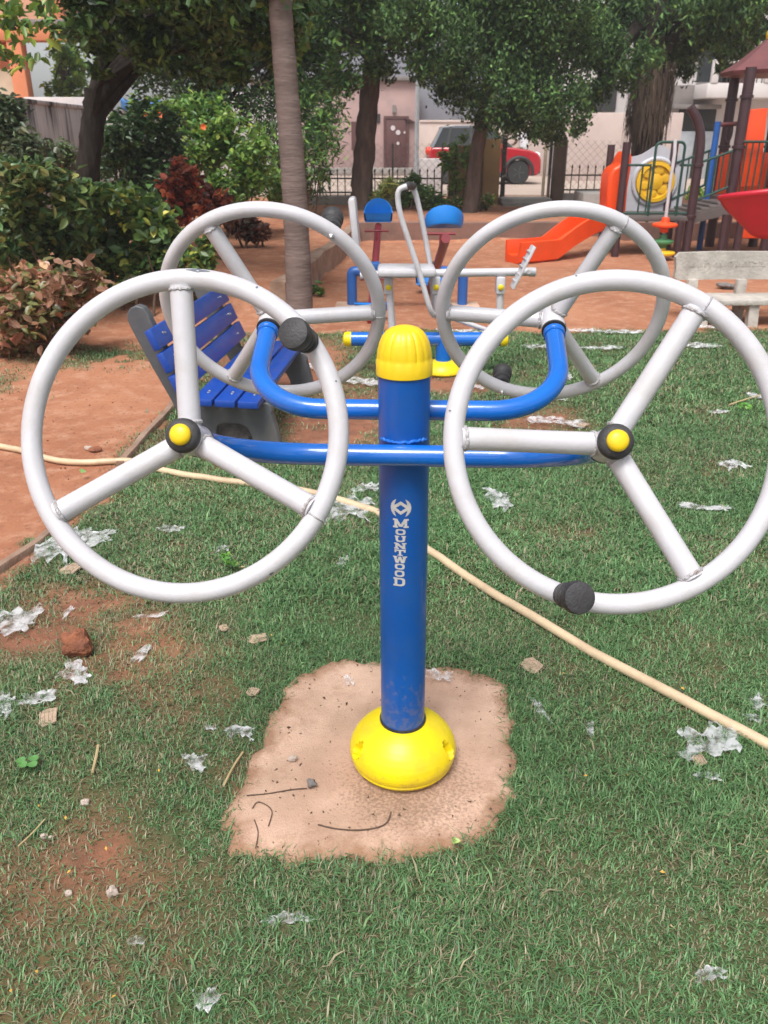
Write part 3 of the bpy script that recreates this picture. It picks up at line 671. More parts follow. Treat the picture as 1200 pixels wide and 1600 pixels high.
def film(fn, x0, z0, wd, ht, n=30):
    g = (np.arange(n) + .5) / n; gxx, gyy = np.meshgrid(g, g, indexing='ij'); ins = fn(gxx, gyy)
    mb = MB(); idx = {}
    def vid(i, j):
        if (i, j) not in idx:
            a_ = (x0 + (i / n - .5) * wd) / pr; idx[(i, j)] = len(mb.v)
            mb.v.append(((pr + .0006) * math.sin(a_), -(pr + .0006) * math.cos(a_), z0 + ht * j / n))
        return idx[(i, j)]
    for i in range(n):
        j = 0
        while j < n:
            if ins[i, j]:
                k = j
                while k < n and ins[i, k]: k += 1
                mb.f.append((vid(i, j), vid(i + 1, j), vid(i + 1, k), vid(i, k))); j = k
            else: j += 1
    return mb
def zof(y):                          # height on the post front seen at photo row y
    return P(630, y, SP['Y'] - pr).z - .012
xo = -.0045
film(emblem, xo, zof(809), .0475, zof(779) - zof(809), 40).build('emblem', M['letter'], post, ang=0)
for ch, y0, y1, wpx in (('M', 811, 825, 24), ('O', 827, 836, 15), ('U', 837.5, 847, 17), ('N', 848.5, 858, 19), ('T', 859, 868.5, 17), ('W', 869.5, 880, 22), ('O', 881, 890, 15), ('O', 891.5, 901.5, 15), ('D', 903, 916, 19)):
    film(L_[ch], xo - (y0 - 811) * .00003, zof(y1), wpx * .00152, zof(y0) - zof(y1)).build('letter', M['letter'], post, ang=0)
# ------------------------------------------------------------------ blue slatted bench (runs away from the camera, faces right)
bn_a = math.radians(-4.5)
bn = thing('park_bench', 'park bench with blue slats and grey end frames behind the left wheels', 'bench', (-.95, 4.2, 0), bn_a)
# local: x = forward (seat side), y = along the bench, z = up
prof = [(-.05, 0), (-.12, .13), (-.20, .31), (-.29, .50), (-.355, .655), (-.372, .70), (-.368, .735), (-.348, .762), (-.315, .775), (-.283, .765), (-.262, .74), (-.25, .70), (-.215, .615), (-.15, .46), (-.088, .30), (.0, .292), (.2, .284), (.335, .276), (.35, .262), (.358, .235), (.352, .22), (.375, .12), (.40, 0), (.25, 0), (.235, .09), (.215, .135), (.18, .155), (.08, .158), (.055, .145), (.045, .11), (.06, 0)]
for y0 in (.07, 1.2):
    mb = MB().prism([(a_, b_) for a_, b_ in prof], (0, y0, 0), (1, 0, 0), (0, 0, 1), .065)
    e = mb.build('end_frame', M['bench_grey'], bn, ang=25)
    md = e.modifiers.new('b', 'BEVEL'); md.width = .006; md.segments = 2
bk = Vector((-.215 + .355, 0, .615 - .655)); 
dirb = Vector((-.15, 0, .36)).normalized(); nb = Vector((dirb.z, 0, -dirb.x))
me_sl = MB().box((0, 0, 0), (.040, 1.40, .108), bev=.008).mesh('slat', M['bench_blue'])
def slat(c, ry, sc_z=1.0):
    o = link(bpy.data.objects.new('slat', me_sl)); o.parent = bn; o.location = c; o.rotation_euler = (0, ry, 0); o.scale = (1, 1, sc_z)
    for y_ in (-.565, .565):
        for q in (-.012, .02)[:1 if random.random() < .4 else 2]:
            b_ = MB().lathe([(.0085, .0), (.0085, .002), (.006, .004), (0, .0042)], 10, o=(.020, y_ + q, random.uniform(-.01, .012)), ax=(1, 0, 0)).build('bolt', M['steel'], o)
    return o
ry_b = -math.atan2(.15, .36)
for k in range(3):
    p = Vector((-.105, 0, .345)) + dirb * (.050 + .124 * k) + nb * .020
    slat((p.x, .60, p.z), ry_b)
for k in range(3):
    slat((-.045 + .066 + k * .120, .60, .292 - .004 * k + .020), -PI / 2 + .03, 1.0)

# ------------------------------------------------------------------ hose
hp = []
for p in bezier([Vector((p.x, p.y, 0)) for p in HOSE], 6):
    d = math.hypot(p.x - .05, p.y - 1.76)
    hp.append(Vector((p.x, p.y, float(ground_z(p.x, p.y)) + .017 + .006 * (vnoise(p.x, p.y, 2.2, 8)))))
tag(MB().tube(hp, .0165, 12).build('garden_hose', M['hose']), 'cream plastic hose running from the soil path across the whole lawn', 'hose')
FLAT += [(p.x, p.y, .02) for p in hp]

# ------------------------------------------------------------------ litter
def film_piece(wd, ht, seed):
    r = np.random.default_rng(seed); n, m = 17, 12; mb = MB(); amp = min(wd, ht, .12) * (.40 if seed < 130 else .6)
    ph = r.random(8) * 6.28; cut = r.random(4)
    for i in range(n):
        for j in range(m):
            u, v = i / (n - 1) - .5, j / (m - 1) - .5
            edge = 1 - .30 * abs(math.sin(ph[0] + 7 * v)) * (abs(u) * 2) ** 3
            edge2 = 1 - .45 * abs(math.sin(ph[1] + 9 * u)) * (abs(v) * 2) ** 2
            waist = 1 - .35 * math.exp(-((u - (cut[0] - .5)) / .16) ** 2)
            x = u * wd * edge * 1.1 + .08 * wd * math.sin(ph[6] + 5 * v); y = v * ht * edge2 * waist * 1.1 + .18 * ht * math.sin(ph[2] + 4 * u)
            z = .004 + amp * (.16 * abs(math.sin(ph[3] + 9 * u + 4 * v)) + .13 * abs(math.sin(ph[4] + 13 * v - 6 * u)) + .12 * abs(math.sin(ph[5] + 21 * u * (1 + v)))) + r.random() * amp * .05
            x += (r.random() - .5) * wd * .05; y += (r.random() - .5) * ht * .07
            mb.v.append((x, y, z))
    for i in range(n - 1):
        for j in range(m - 1):
            uv = ((i + .5) / (n - 1) - .5, (j + .5) / (m - 1) - .5)
            if abs(uv[0]) > .36 and abs(uv[1]) > .28 and r.random() < .7: continue
            if r.random() < .015: continue
            q = i * m + j; mb.f.append((q, q + m, q + m + 1, q + 1))
    return mb
for i, (x, y, wpx, hpx, kd, rt, lb) in enumerate(LIT):
    g = G(x, y); s_ = pxm(y, g.y); z = float(ground_z(g.x, g.y)); fore = 1 / max(.35, math.sin(math.atan2(CAMH, g.y)))
    on_pad = bool(in_poly(np.array([g.x]), np.array([g.y]), SX, SY)[0])
    z = .017 if on_pad else z
    if kd == 'film':
        wd = wpx * s_ * 1.12; ht = hpx * s_ * min(fore, 1.7) * 1.05
        o = film_piece(max(wd, ht) if False else wd, ht, 100 + i).build('plastic_scrap', M['film'], ang=70)
        o.rotation_euler = (0, 0, random.uniform(-.25, .25)); o.location = (g.x, g.y, z + (.001 if on_pad else .004))
        tag(o, lb, 'plastic scrap', 'plastic litter on the ground')
    else:
        wd = wpx * s_; ht = hpx * s_ * min(fore, 1.5); mb = MB(); vs = []; nn = 9
        poly = []
        for k in range(nn):
            a_ = 2 * PI * k / nn; sq = max(abs(math.cos(a_)), abs(math.sin(a_)))
            poly.append((wd * .5 * math.cos(a_) / sq * random.uniform(.8, 1.05), ht * .5 * math.sin(a_) / sq * random.uniform(.8, 1.05)))
        mb.prism(poly, (0, 0, .006), (1, 0, .12), (0, 1, .1), .004)
        for k in range(5):
            xx = (-.4 + .2 * k) * wd; mb.bar((xx, -ht * .36, .0085 + xx * .12 - ht * .036), (xx, ht * .36, .0085 + xx * .12 + ht * .036), .0035, .0025)
        o = mb.build('cardboard_chip', M['cardboard'], ang=20); o.location = (g.x, g.y, z + (.0 if on_pad else .008)); o.rotation_euler = (0, 0, rt)
        tag(o, lb, 'cardboard', 'cardboard scraps on the ground')
def rock(x, y, wpx, hpx, m, name, label, cat, seed, sink=.2, group=None, Yz=None):
    g = G(x, y); s_ = pxm(y, g.y); mb = MB(); mb.sphere((0, 0, 0), .5, 14, 10)
    nv = []
    for v in mb.v:
        v = Vector(v); k = 1 + .55 * (mnoise.noise(v * 2.2 + Vector((seed, 0, 0)))) + .22 * mnoise.noise(v * 6 + Vector((0, seed, 0)))
        nv.append((v.x * k * wpx * s_, v.y * k * wpx * s_ * .8, v.z * k * hpx * s_))
    mb.v = nv; z0 = min(v[2] for v in nv)
    o = mb.build(name, m, ang=25); on_pad = bool(in_poly(np.array([g.x]), np.array([g.y]), SX, SY)[0])
    o.location = (g.x, g.y, (.017 if on_pad else float(ground_z(g.x, g.y))) - z0 * (1 - sink)); return tag(o, label, cat, group)
rock(124, 1022, 46, 44, M['rock'], 'rock', 'rough lump of red-brown laterite rock in the left grass', 'rock', 3.1)
FLAT.append((*G(124, 1022)[:2], .05))
rock(372, 690, 56, 40, M['rock_grey'], 'rock', 'grey rock lying under the seat of the blue bench', 'rock', 9.4, .3)
rock(133, 1258, 13, 10, M['pebble'], 'pebble', 'pale flat pebble on bare soil at lower left, upper one', 'pebble', 1.2)
rock(69, 1311, 11, 9, M['pebble'], 'pebble', 'left pebble of a pair on the bare red patch at lower left', 'pebble', 5.2)
rock(81, 1313, 8, 7, M['pebble'], 'pebble', 'right pebble of a pair on the bare red patch at lower left', 'pebble', 6.2)
rock(107, 1397, 12, 9, M['pebble'], 'pebble', 'cream pebble in the grass below the bare red patch', 'pebble', 7.7)
rock(176, 1397, 18, 16, M['pebble'], 'stone', 'small tan stone in the lower left grass', 'stone', 8.8)
rock(487, 1238, 15, 14, M['rock_grey'], 'pebble', 'grey gravel lump at the end of a straight twig on the pad', 'pebble', 2.7, .05)
rock(458, 1197, 12, 9, M['pebble'], 'pebble', 'small pale pebble on the left of the concrete pad', 'pebble', 4.4, .05)
rock(150, 706, 20, 9, M['rock'], 'stone', 'flat reddish stone on the soil path just above the hose', 'stone', 11.1, .3)
rock(138, 704, 12, 8, M['pebble'], 'stone', 'whitish stone chip left of the flat reddish stone', 'stone', 12.1, .3)
def twig(px, r, label, m='twig', name='twig'):
    pts = []
    for p in px:
        g = G(*p); on = bool(in_poly(np.array([g.x]), np.array([g.y]), SX, SY)[0]); pts.append(Vector((g.x, g.y, (.018 if on else float(ground_z(g.x, g.y)) + .012) + r)))
    return tag(MB().tube(bezier(pts, 5), r, 6, jit=.15).build(name, M[m]), label, 'twig')
twig([(386, 1252), (420, 1249), (455, 1243), (480, 1241)], .0016, 'straight thin twig on the left half of the pad')
twig([(497, 1298), (530, 1305), (570, 1306), (602, 1297), (611, 1278)], .0018, 'curved dark twig on the pad in front of the yellow foot')
twig([(395, 1272), (405, 1262), (425, 1275), (420, 1300)], .0013, 'looped thin twig near the left front corner of the pad')
twig([(400, 1335), (404, 1310), (398, 1290)], .0013, 'short upright twig at the front left corner of the pad')
twig([(30, 1330), (52, 1310), (72, 1288)], .002, 'thin pale twig across the bare red patch at lower left', 'straw')
twig([(350, 1235), (365, 1205), (380, 1182)], .003, 'dry straw stem leaning on the left rim of the pad', 'straw')
twig([(1138, 637), (1160, 630), (1196, 619)], .006, 'dry tan stick lying on the lawn at the right edge', 'straw', 'stick')
twig([(146, 1215), (152, 1190), (155, 1172)], .004, 'short dry brown leaf stalk standing in the lower left grass', 'straw', 'stalk')
lf = MB().add([(0, -.012, 0), (.006, 0, .003), (0, .012, 0), (-.006, 0, .003)], [(0, 1, 2, 3)]).mesh('fallen_leaf', mat('yellow_leaf', (.62, .36, .05), .7, (.5, .25, .05), 90))
for (x, y) in [(1033, 1373), (63, 1270), (105, 1290), (168, 1338), (110, 1372), (60, 1530), (180, 1570), (980, 1218), (914, 1222), (1065, 1085), (425, 1000), (440, 1015), (452, 1160), (268, 1105), (205, 1290), (700, 1000), (880, 1060), (20, 1560), (250, 1215), (300, 1060)]:
    g = G(x, y); o = link(bpy.data.objects.new('fallen_leaf', lf)); o.location = (g.x, g.y, float(ground_z(g.x, g.y)) + .022); o.rotation_euler = (random.uniform(-.4, .4), random.uniform(-.4, .4), random.uniform(0, 6)); k = random.uniform(.35, .6); o.scale = (k, k, k)
    tag(o, 'tiny yellow fallen leaf lying in the lawn grass', 'leaf', 'small yellow leaves fallen in the grass')

# ------------------------------------------------------------------ rowing trainer
YR = 5.9
def R_(x, y, dY=0): return P(x, y, YR + dY)
g0 = G(692, 583)
rw = thing('rowing_trainer', 'white outdoor rowing trainer with seat, backrest and blue base beam on yellow foot', 'exercise machine', (g0.x, YR, 0))
def bw(mb, name, m, parent=rw, ang=38): return mb.build(name, m, parent, ang, world=True)
bw(MB().lathe([(.14, .0), (.15, .01), (.15, .02), (.14, .04), (.115, .07), (.08, .085), (.06, .088)], 32, o=(g0.x, YR, .005)), 'base_cover', M['yellow'])
bw(MB().lathe([(.055, .0), (.055, .24)], 20, o=(g0.x, YR, .02)), 'post', M['blue_paint'])
zb = .245; xl, xr = R_(548, 545).x, R_(782, 540).x
bw(MB().tube([(xl, YR, zb), (xr, YR, zb)], .05, 20), 'beam', M['blue_paint'])
bw(MB().lathe([(.052, 0), (.053, .03), (.045, .05), (.02, .06), (0, .061)], 20, o=(xr - .005, YR, zb), ax=(1, 0, 0)), 'end_cap', M['yellow'])
bw(MB().lathe([(.052, 0), (.053, .03), (.045, .05), (.02, .06), (0, .061)], 20, o=(xl + .005, YR, zb), ax=(-1, 0, 0)), 'end_cap', M['yellow'])
zt = R_(700, 428).z
for (xb, yb, xt_, yt) in ((614, 540, 607, 440), (683, 500, 681, 438), (779, 540, 782, 438)):
    a_ = R_(xb, yb); b_ = R_(xt_, yt)
    if xb == 683: a_ = R_(685, 495)
    lg = bw(MB().tube([Vector((a_.x, YR, max(a_.z, zb))), Vector((b_.x, YR, zt - .02))], .026, 14), 'upright', M['white_paint'])
    br = bw(MB().box((b_.x, YR, zt - .075), (.062, .075, .12), bev=.012), 'bracket', M['white_paint'], lg)
    bw(MB().lathe([(.02, 0), (.02, .008), (.012, .014), (0, .015)], 14, o=(b_.x, YR - .037, zt - .085), ax=(0, -1, 0)), 'cap_button', M['yellow'], lg)
bw(MB().tube([Vector((R_(563, 436).x, YR, zt - .01)), Vector((R_(620, 432).x, YR, zt)), Vector((R_(835, 425).x, YR, zt + .015))], .028, 16), 'main_bar', M['white_paint'])
xs0, xs1 = R_(590, 430).x, R_(680, 430).x
bw(MB().box(((xs0 + xs1) / 2, YR, zt + .025), (xs1 - xs0, .30, .055), bev=.022), 'seat', M['white_paint'])
bt, bb = R_(550, 308, .05), R_(558, 386, .05)
bw(MB().bar(bt, bb, .28, .05, up=(1, 0, .1), bev=.02), 'backrest', M['white_paint'])
bw(MB().tube(bezier([bb + Vector((-.02, 0, .08)), bb + Vector((-.005, 0, -.05)), Vector((R_(566, 425).x, YR, zt + .03)), Vector((R_(575, 436).x, YR, zt - .008))], 8), .02, 12), 'backrest_tube', M['white_paint'])
for k, s_ in enumerate((-1, 1)):
    dY = s_ * .16; dx = 0
    top = R_(626 if s_ < 0 else 645, 300 if s_ < 0 else 293, dY)
    if s_ < 0: pts = [R_(636, 291, dY), R_(624, 297, dY), R_(622, 315, dY), R_(630, 350, dY), R_(655, 425, dY), R_(672, 482, dY), R_(681, 493, dY * .6), R_(690, 485, dY * .3)]
    else: pts = [R_(638, 290, dY), R_(647, 297, dY), R_(656, 330, dY), R_(668, 390, dY), R_(673, 422, dY), R_(678, 470, dY * .7), R_(684, 490, dY * .4)]
    bw(MB().tube(bezier(pts, 7), .0185, 12), 'lever', M['white_paint'])
bw(MB().tube([R_(629, 295, -.16), R_(638, 290, 0), R_(645, 291, .16)], .026, 12), 'grip', M['black_rubber'])
bw(MB().tube([R_(688, 490), R_(730, 505), R_(775, 520)], .016, 10), 'link_rod', M['white_paint'])
fe = R_(832, 425)
bw(MB().lathe([(.03, -.02), (.032, -.018), (.032, .018), (.025, .024), (0, .026)], 16, o=fe, ax=(1, 0, 0)), 'bar_end', M['white_paint'])
for dY in (-.17, .17):
    a_, b_ = R_(834, 384, dY), R_(800, 450, dY)
    ft = bw(MB().bar(a_, b_, .13, .018, up=(1, 0, .5), bev=.006), 'foot_plate', M['white_paint'])
    mb = MB()
    for k in range(5): q = a_.lerp(b_, .15 + .17 * k); mb.bar(q + Vector((-.012, -.055, .006)), q + Vector((-.012, .055, .006)), .012, .008)
    bw(mb, 'tread', M['white_paint'], ft)
bw(MB().tube([R_(826, 425, -.2), R_(826, 425, .2)], .014, 10), 'foot_axle', M['white_paint'])

# ------------------------------------------------------------------ twin seesaw
YS = 8.5
def S_(x, y, dY=0): return P(x, y, YS + dY)
f0 = G(550, 478)
ss = thing('twin_seesaw', 'twin seesaw with two dark red beams, bright blue seats and blue tube frame', 'seesaw', ((S_(550, 478).x + S_(722, 478).x) / 2, YS, 0))
def bs(mb, name, m, parent=ss, ang=38): return mb.build(name, m, parent, ang, world=True)
xa, xb_ = S_(550, 450).x, S_(723, 450).x; zf = S_(600, 424).z
bs(MB().tube([(xa, YS, .0)] + fillet((xa, YS, 0), (xa, YS, zf), (0, YS, zf), .03, 6) + [((xa + xb_) / 2, YS, zf)] + fillet((0, YS, zf), (xb_, YS, zf), (xb_, YS, 0), .03, 6) + [(xb_, YS, 0)], .05, 14), 'frame', M['blue_pt'])
for x_ in (xa, xb_):
    mb = MB().box((x_, YS, .012), (.34, .34, .03), bev=.01); bs(mb, 'footing', M['slab'])
def seesaw_seat(c, face, tilt, parent, k1=.07, k2=.07):
    # half-round bucket: a pan with a raised rim and a back wall; face = +1 looks away from camera, -1 towards it
    q = Matrix.Rotation(tilt, 3, 'X')
    mb = MB(); prof_ = []; nA = 16
    f = lambda u, v, z: Vector(c) + q @ Vector((u, v * face, z))
    rim = [(math.cos(PI * i / nA) * .155, -math.sin(PI * i / nA) * .15) for i in range(nA + 1)]
    rows = [[f(a_ * .9, b_ * .9, 0) for a_, b_ in rim], [f(a_ * 1.0, b_ * 1.0, .02) for a_, b_ in rim], [f(a_ * 1.04, b_ * 1.06, k1 + k2 * (-b_ / .15)) for a_, b_ in rim], [f(a_ * .96, b_ * .96, k1 + .005 + k2 * (-b_ / .15)) for a_, b_ in rim], [f(a_ * .86, b_ * .84, .025) for a_, b_ in rim]]
    n_ = nA + 1; vs = [p for r_ in rows for p in r_]; fs = []
    for r_ in range(4):
        for i in range(nA): fs.append((r_ * n_ + i, r_ * n_ + i + 1, (r_ + 1) * n_ + i + 1, (r_ + 1) * n_ + i))
    fs.append(tuple(range(n_))); fs.append(tuple(4 * n_ + i for i in range(n_ - 1, -1, -1)))
    # fill the front of the pan
    for r_ in range(4): fs.append((r_ * n_, (r_ + 1) * n_, (r_ + 1) * n_ + nA, r_ * n_ + nA)) if r_ in (0, 3) else None
    mb.add(vs, fs); return bs(mb, 'seat', M['seat_blue'], parent)
for (near, far, xs) in (((580, 492, -.62), (591, 354, 1.25), 0), ((694, 366, -1.35), (672, 452, .75), 1)):
    a_ = S_(*near); b_ = S_(*far); a_.z += .0; 
    bm_ = bs(MB().tube([a_ + Vector((0, -.22, -.01)), b_ + Vector((0, .06, 0))], .038, 14), 'beam', M['seesaw_red'])
    tl = math.atan2(b_.z - a_.z, b_.y - a_.y)
    seesaw_seat(a_ + Vector((0, 0.02, .045)), 1, tl, bm_)
    seesaw_seat(b_ + Vector((0, 0, .045)), -1, tl, bm_, .10, .11)
    for s_, pt in ((1, a_.lerp(b_, .22)), (-1, b_.lerp(a_, .22))):
        bs(MB().tube([pt + Vector((-.13, 0, .13)), pt + Vector((.13, 0, .13))], .012, 8).tube([pt, pt + Vector((0, 0, .13))], .012, 8), 'handle', M['seesaw_red'], bm_)
    mid = a_.lerp(b_, (YS - a_.y) / (b_.y - a_.y))
    bs(MB().box((mid.x, YS, zf + .045), (.12, .12, .09), bev=.01), 'pivot', M['blue_pt'] if xs == 0 else M['black_rubber'])

# ------------------------------------------------------------------ stone bench at the right edge
YB = 7.75
sbx = P(1068, 395, YB)
sb = thing('stone_bench', 'low weathered white stone bench with carved back slab at the right edge', 'bench', (sbx.x, YB, 0), math.radians(2))
Lb = 1.5
zt_, zb_ = P(1100, 393, YB + .15).z, P(1100, 437, YB + .15).z; zs_ = P(1150, 470, YB - .15).z
mb = MB()
poly = [(0, .02), (.03, 0), (.5, .005), (1.0, 0), (Lb, .004), (Lb, zt_ - zb_), (.9, zt_ - zb_ - .004), (.4, zt_ - zb_), (.025, zt_ - zb_ - .01), (-.012, zt_ - zb_ - .05), (.006, (zt_ - zb_) * .4)]
bkk = mb.prism(poly, (0, .16, zb_), (1, 0, 0), (0, 0, 1), .06).build('back_slab', M['stone_bench'], sb, ang=25)
# carved lettering, worn beyond reading: rows of shallow raised strokes
mb = MB(); x_ = .14
while x_ < Lb - .15:
    hh = random.uniform(.03, .05); k = random.choice((0, 1, 2))
    mb.bar((x_, .128, zb_ + .12), (x_ + random.uniform(-.008, .008), .128, zb_ + .12 + hh), .006, .007)
    if k: mb.bar((x_, .128, zb_ + .12 + (hh if k == 1 else 0)), (x_ + .022, .128, zb_ + .12 + (hh if k == 1 else .01)), .006, .007)
    if random.random() < .6: mb.bar((x_ + .02, .128, zb_ + .12), (x_ + .022, .128, zb_ + .12 + hh * .7), .006, .007)
    x_ += random.uniform(.028, .042)
o = mb.build('carved_lettering', M['stone_bench'], bkk); o['kind'] = 'stuff'
MB().box((Lb / 2 + .06, -.08, zs_), (Lb - .12, .40, .05), bev=.01).build('seat_slab', M['stone_bench'], sb)
for x_, m_ in ((.16, M['stone_bench']), (.62, M['stone_bench']), (1.25, M['stone_bench'])):
    lg = MB().box((x_, .10, (zs_ + zb_) / 2), (.09, .07, zb_ - zs_ + .02), bev=.008).build('back_post', M['stone_bench'], sb)
    h_ = zs_ - .02
    MB().prism([(-.20, -.02), (-.13, -.02), (-.11, h_ * .7), (.11, h_ * .7), (.13, -.02), (.20, -.02), (.17, h_), (-.17, h_)], (x_, -.08, 0), (0, 1, 0), (0, 0, 1), .09).build('leg', M['stone_bench'], sb)
rock(1136, 452, 30, 10, M['rock_grey'], 'stone', 'dark stone on the soil behind the stone bench', 'stone', 21.0, .3)
# ------------------------------------------------------------------ play structure
YP = 12.5
pg = G(1010, 400)
pl = thing('play_structure', 'playground tower set with maroon posts, orange slide, grey tunnel panel and maroon roof', 'play structure', (P(1010, 400, YP).x, YP, 0))
def bp(mb, name, m, parent=pl, ang=38): return mb.build(name, m, parent, ang, world=True)
def A(x, y, dY=0): return P(x, y, YP + dY)
def vpost(x, ytop, dY, r=.055, m='maroon', y_at=None, collars=()):
    # a vertical post whose foot is under photo column x at row y_at
    p = A(x, y_at if y_at else 330, dY); zt2 = A(x, ytop, dY).z
    o = bp(MB().tube([(p.x, p.y, 0), (p.x, p.y, zt2)], r, 14), 'post', M[m])
    for zc in collars: bp(MB().lathe([(r, -.02), (r + .012, -.018), (r + .012, .018), (r, .02)], 16, o=(p.x, p.y, zc)), 'collar', M[m], o)
    return Vector((p.x, p.y, zt2))
zdk = A(1000, 338).z                                        # low deck height
pA = vpost(968, 222, 0); pB = vpost(948, 226, .9, y_at=300)
pC0 = A(1080, 330); 
# post with the curled top
xC = pC0.x
zc_top = A(1100, 230).z
bp(MB().tube([(xC, YP, 0), (xC, YP, zc_top * .55), (xC, YP, zc_top)] + bezier([(xC, YP, zc_top), (xC - .03, YP, zc_top + .18), (xC - .11, YP, zc_top + .36), (xC - .22, YP, zc_top + .50)], 6)[1:], .062, 16), 'post', M['maroon'])
for z_ in (zdk, A(1090, 258).z): bp(MB().lathe([(.062, -.02), (.078, -.018), (.078, .018), (.062, .02)], 16, o=(xC, YP, z_)), 'collar', M['maroon'])
vpost(1045, 222, .95, y_at=300); vpost(1056, 385, .1, y_at=380) if False else None
# decks
xL, xR = pA.x, xC
bp(MB().box(((xL + xR) / 2, YP + .48, zdk - .03), (xR - xL + .1, 1.05, .07), bev=.01), 'deck', M['deck'])
bp(MB().tube([(A(1058, 352).x, YP + .3, 0), (A(1058, 352).x, YP + .3, zdk - .06)], .05, 10), 'deck_leg', M['maroon'])
# grey tunnel panel with amber porthole, at the rear side of the low deck
yb = .98; pc = A(1022, 284, yb); sx = pxm(284, YP + yb)
hw, hh = 47 * sx, 0
zb0, zt0, zpk = A(1022, 336, yb).z, A(1022, 245, yb).z, A(1030, 226, yb).z
outl = [(-hw, zb0)] + [(hw, zb0)]
for i in range(13):
    u = 1 - i / 6; outl.append((hw * u, zt0 + (zpk - zt0) * math.exp(-((u - .05) / .45) ** 2)))
bm = bmesh.new()
def ringpts(rr): return [(rr * math.cos(2 * PI * k / 28), pc.z + rr * math.sin(2 * PI * k / 28)) for k in range(28)]
hole = ringpts(30 * sx)
pn = MB(); pn.prism(outl, (pc.x, YP + yb, 0), (1, 0, 0), (0, 0, 1), .05)
pnl = bp(pn, 'panel', M['grey_pl'])
bp(MB().torus((pc.x, YP + yb - .03, pc.z), (1, 0, 0), (0, 0, 1), 33 * sx, .035, 40, 10), 'port_ring', M['grey_pl'], pnl)
bp(MB().lathe([(29.5 * sx, -.03), (29.5 * sx, .06), (24 * sx, .065), (23 * sx, .03), (13 * sx, .02), (11 * sx, .05), (4 * sx, .07), (0, .07)], 40, o=(pc.x, YP + yb - .03, pc.z), ax=(0, -1, 0)), 'porthole', M['yellow_pl'], pnl)
mb = MB()
for k in range(6): a_ = k * PI / 3 + .3; mb.sphere((pc.x + 17 * sx * math.cos(a_), YP + yb - .07, pc.z + 17 * sx * math.sin(a_)), .075, 10, 6, (1, .07, .8))
bp(mb, 'relief', M['yellow_pl'], pnl)
# near railing: four stiles and two rails, raised hoop
zr1 = A(1000, 258).z; zr0 = zdk + .04
xs_ = [A(q, 300).x for q in (1000, 1012)]
rl = bp(MB().tube([(xL, YP, zr1), (A(1018, 258).x, YP, zr1)], .017, 8).tube([(A(1062, 258).x, YP, zr1), (xR, YP, zr1)], .017, 8).tube([(xL, YP, zr0), (xR, YP, zr0)], .017, 8), 'railing', M['green_pt'])
for x_ in xs_: bp(MB().tube([(x_, YP, zr0), (x_, YP, zr1)], .012, 8), 'baluster', M['green_pt'], rl)
xh0, xh1 = A(1016, 300).x, A(1060, 300).x; zh = A(1040, 222).z
bp(MB().tube([(xh0, YP - .02, zr0 - .12)] + fillet((xh0, YP - .02, 0), (xh0, YP - .02, zh), (xh1, YP - .02, zh), .07, 6) + fillet((xh0, YP - .02, zh), (xh1, YP - .02, zh), (xh1, YP - .02, 0), .07, 6) + [(xh1, YP - .02, zr0 - .12)], .019, 8), 'hoop', M['green_pt'], rl)
# climbing pole with coloured discs
pt, pb_ = A(1048, 218, -.35), A(1036, 395, -.35)
px_ = (A(1040, 330, -.35)).x
bp(MB().tube([(px_ + .02, YP - .35, 0), (px_ + .01, YP - .35, 1.0), (px_ + .02, YP - .35, A(1045, 240, -.35).z), (px_ + .01, YP - .33, pt.z)], .024, 10), 'climbing_pole', M['white_paint'])
for y_, m_, s_ in ((352, 'orange_pl', 1), (378, 'green_pl', .85), (412, 'yellow_pl', 1.1)):
    z_ = max(.09, A(1036, y_, -.35).z)
    bp(MB().lathe([(.03, -.10), (.055, -.09), (.06, -.04), (.17 * s_, -.015), (.175 * s_, .01), (.16 * s_, .025), (.06, .045), (.05, .10), (.03, .11)], 24, o=(px_ + .015, YP - .35, z_)), 'step_disc', M[m_])
# orange tunnel mouth at the left side of the low deck
cA = A(957, 288, .45)
prof2 = [(-.14, -.5), (.10, -.55), (.13, -.35), (.12, .0), (.14, .35), (.13, .52), (.05, .60), (-.02, .50), (-.06, .36), (-.16, .32), (-.22, .2), (-.22, -.1), (-.20, -.35)]
mb = MB(); bw_ = .38
for s_ in (1,): mb.prism([(a_ * .85, b_ * .82) for a_, b_ in prof2], (cA.x + .05, YP + .40, cA.z - .03), (1, 0, 0), (0, 0, 1), .5)
o = bp(mb, 'slide_hood', M['orange_pl'], ang=50); md = o.modifiers.new('b', 'BEVEL'); md.width = .045; md.segments = 3
# orange slide chute running to the left front
pth = bezier([A(945, 338, .45), A(920, 345, .2), A(890, 362, -.1), A(850, 392, -.4), A(822, 404, -.6), A(800, 411, -.7)], 8)
vs = []; fs = []
csec = [(a_ * .72, b_) for a_, b_ in [(-.27, .17), (-.23, .18), (-.20, .10), (-.17, .0), (0, -.02), (.17, .0), (.20, .10), (.23, .18), (.27, .17), (.26, -.08), (.2, -.11), (-.2, -.11), (-.26, -.08)]]
for i, p in enumerate(pth):
    p = Vector((p.x, p.y, max(p.z - .06, .115))); t = (pth[min(i + 1, len(pth) - 1)] - pth[max(i - 1, 0)]); t.z = 0; t.normalize(); s_ = Vector((t.y, -t.x, 0))
    for a_, b_ in csec: vs.append(p + s_ * a_ + Vector((0, 0, b_)))
nc = len(csec)
for i in range(len(pth) - 1):
    for k in range(nc): fs.append((i * nc + k, i * nc + (k + 1) % nc, (i + 1) * nc + (k + 1) % nc, (i + 1) * nc + k))
fs += [tuple(range(nc)), tuple((len(pth) - 1) * nc + k for k in range(nc - 1, -1, -1))]
bp(MB().add(vs, fs), 'slide', M['orange_pl'], ang=30)
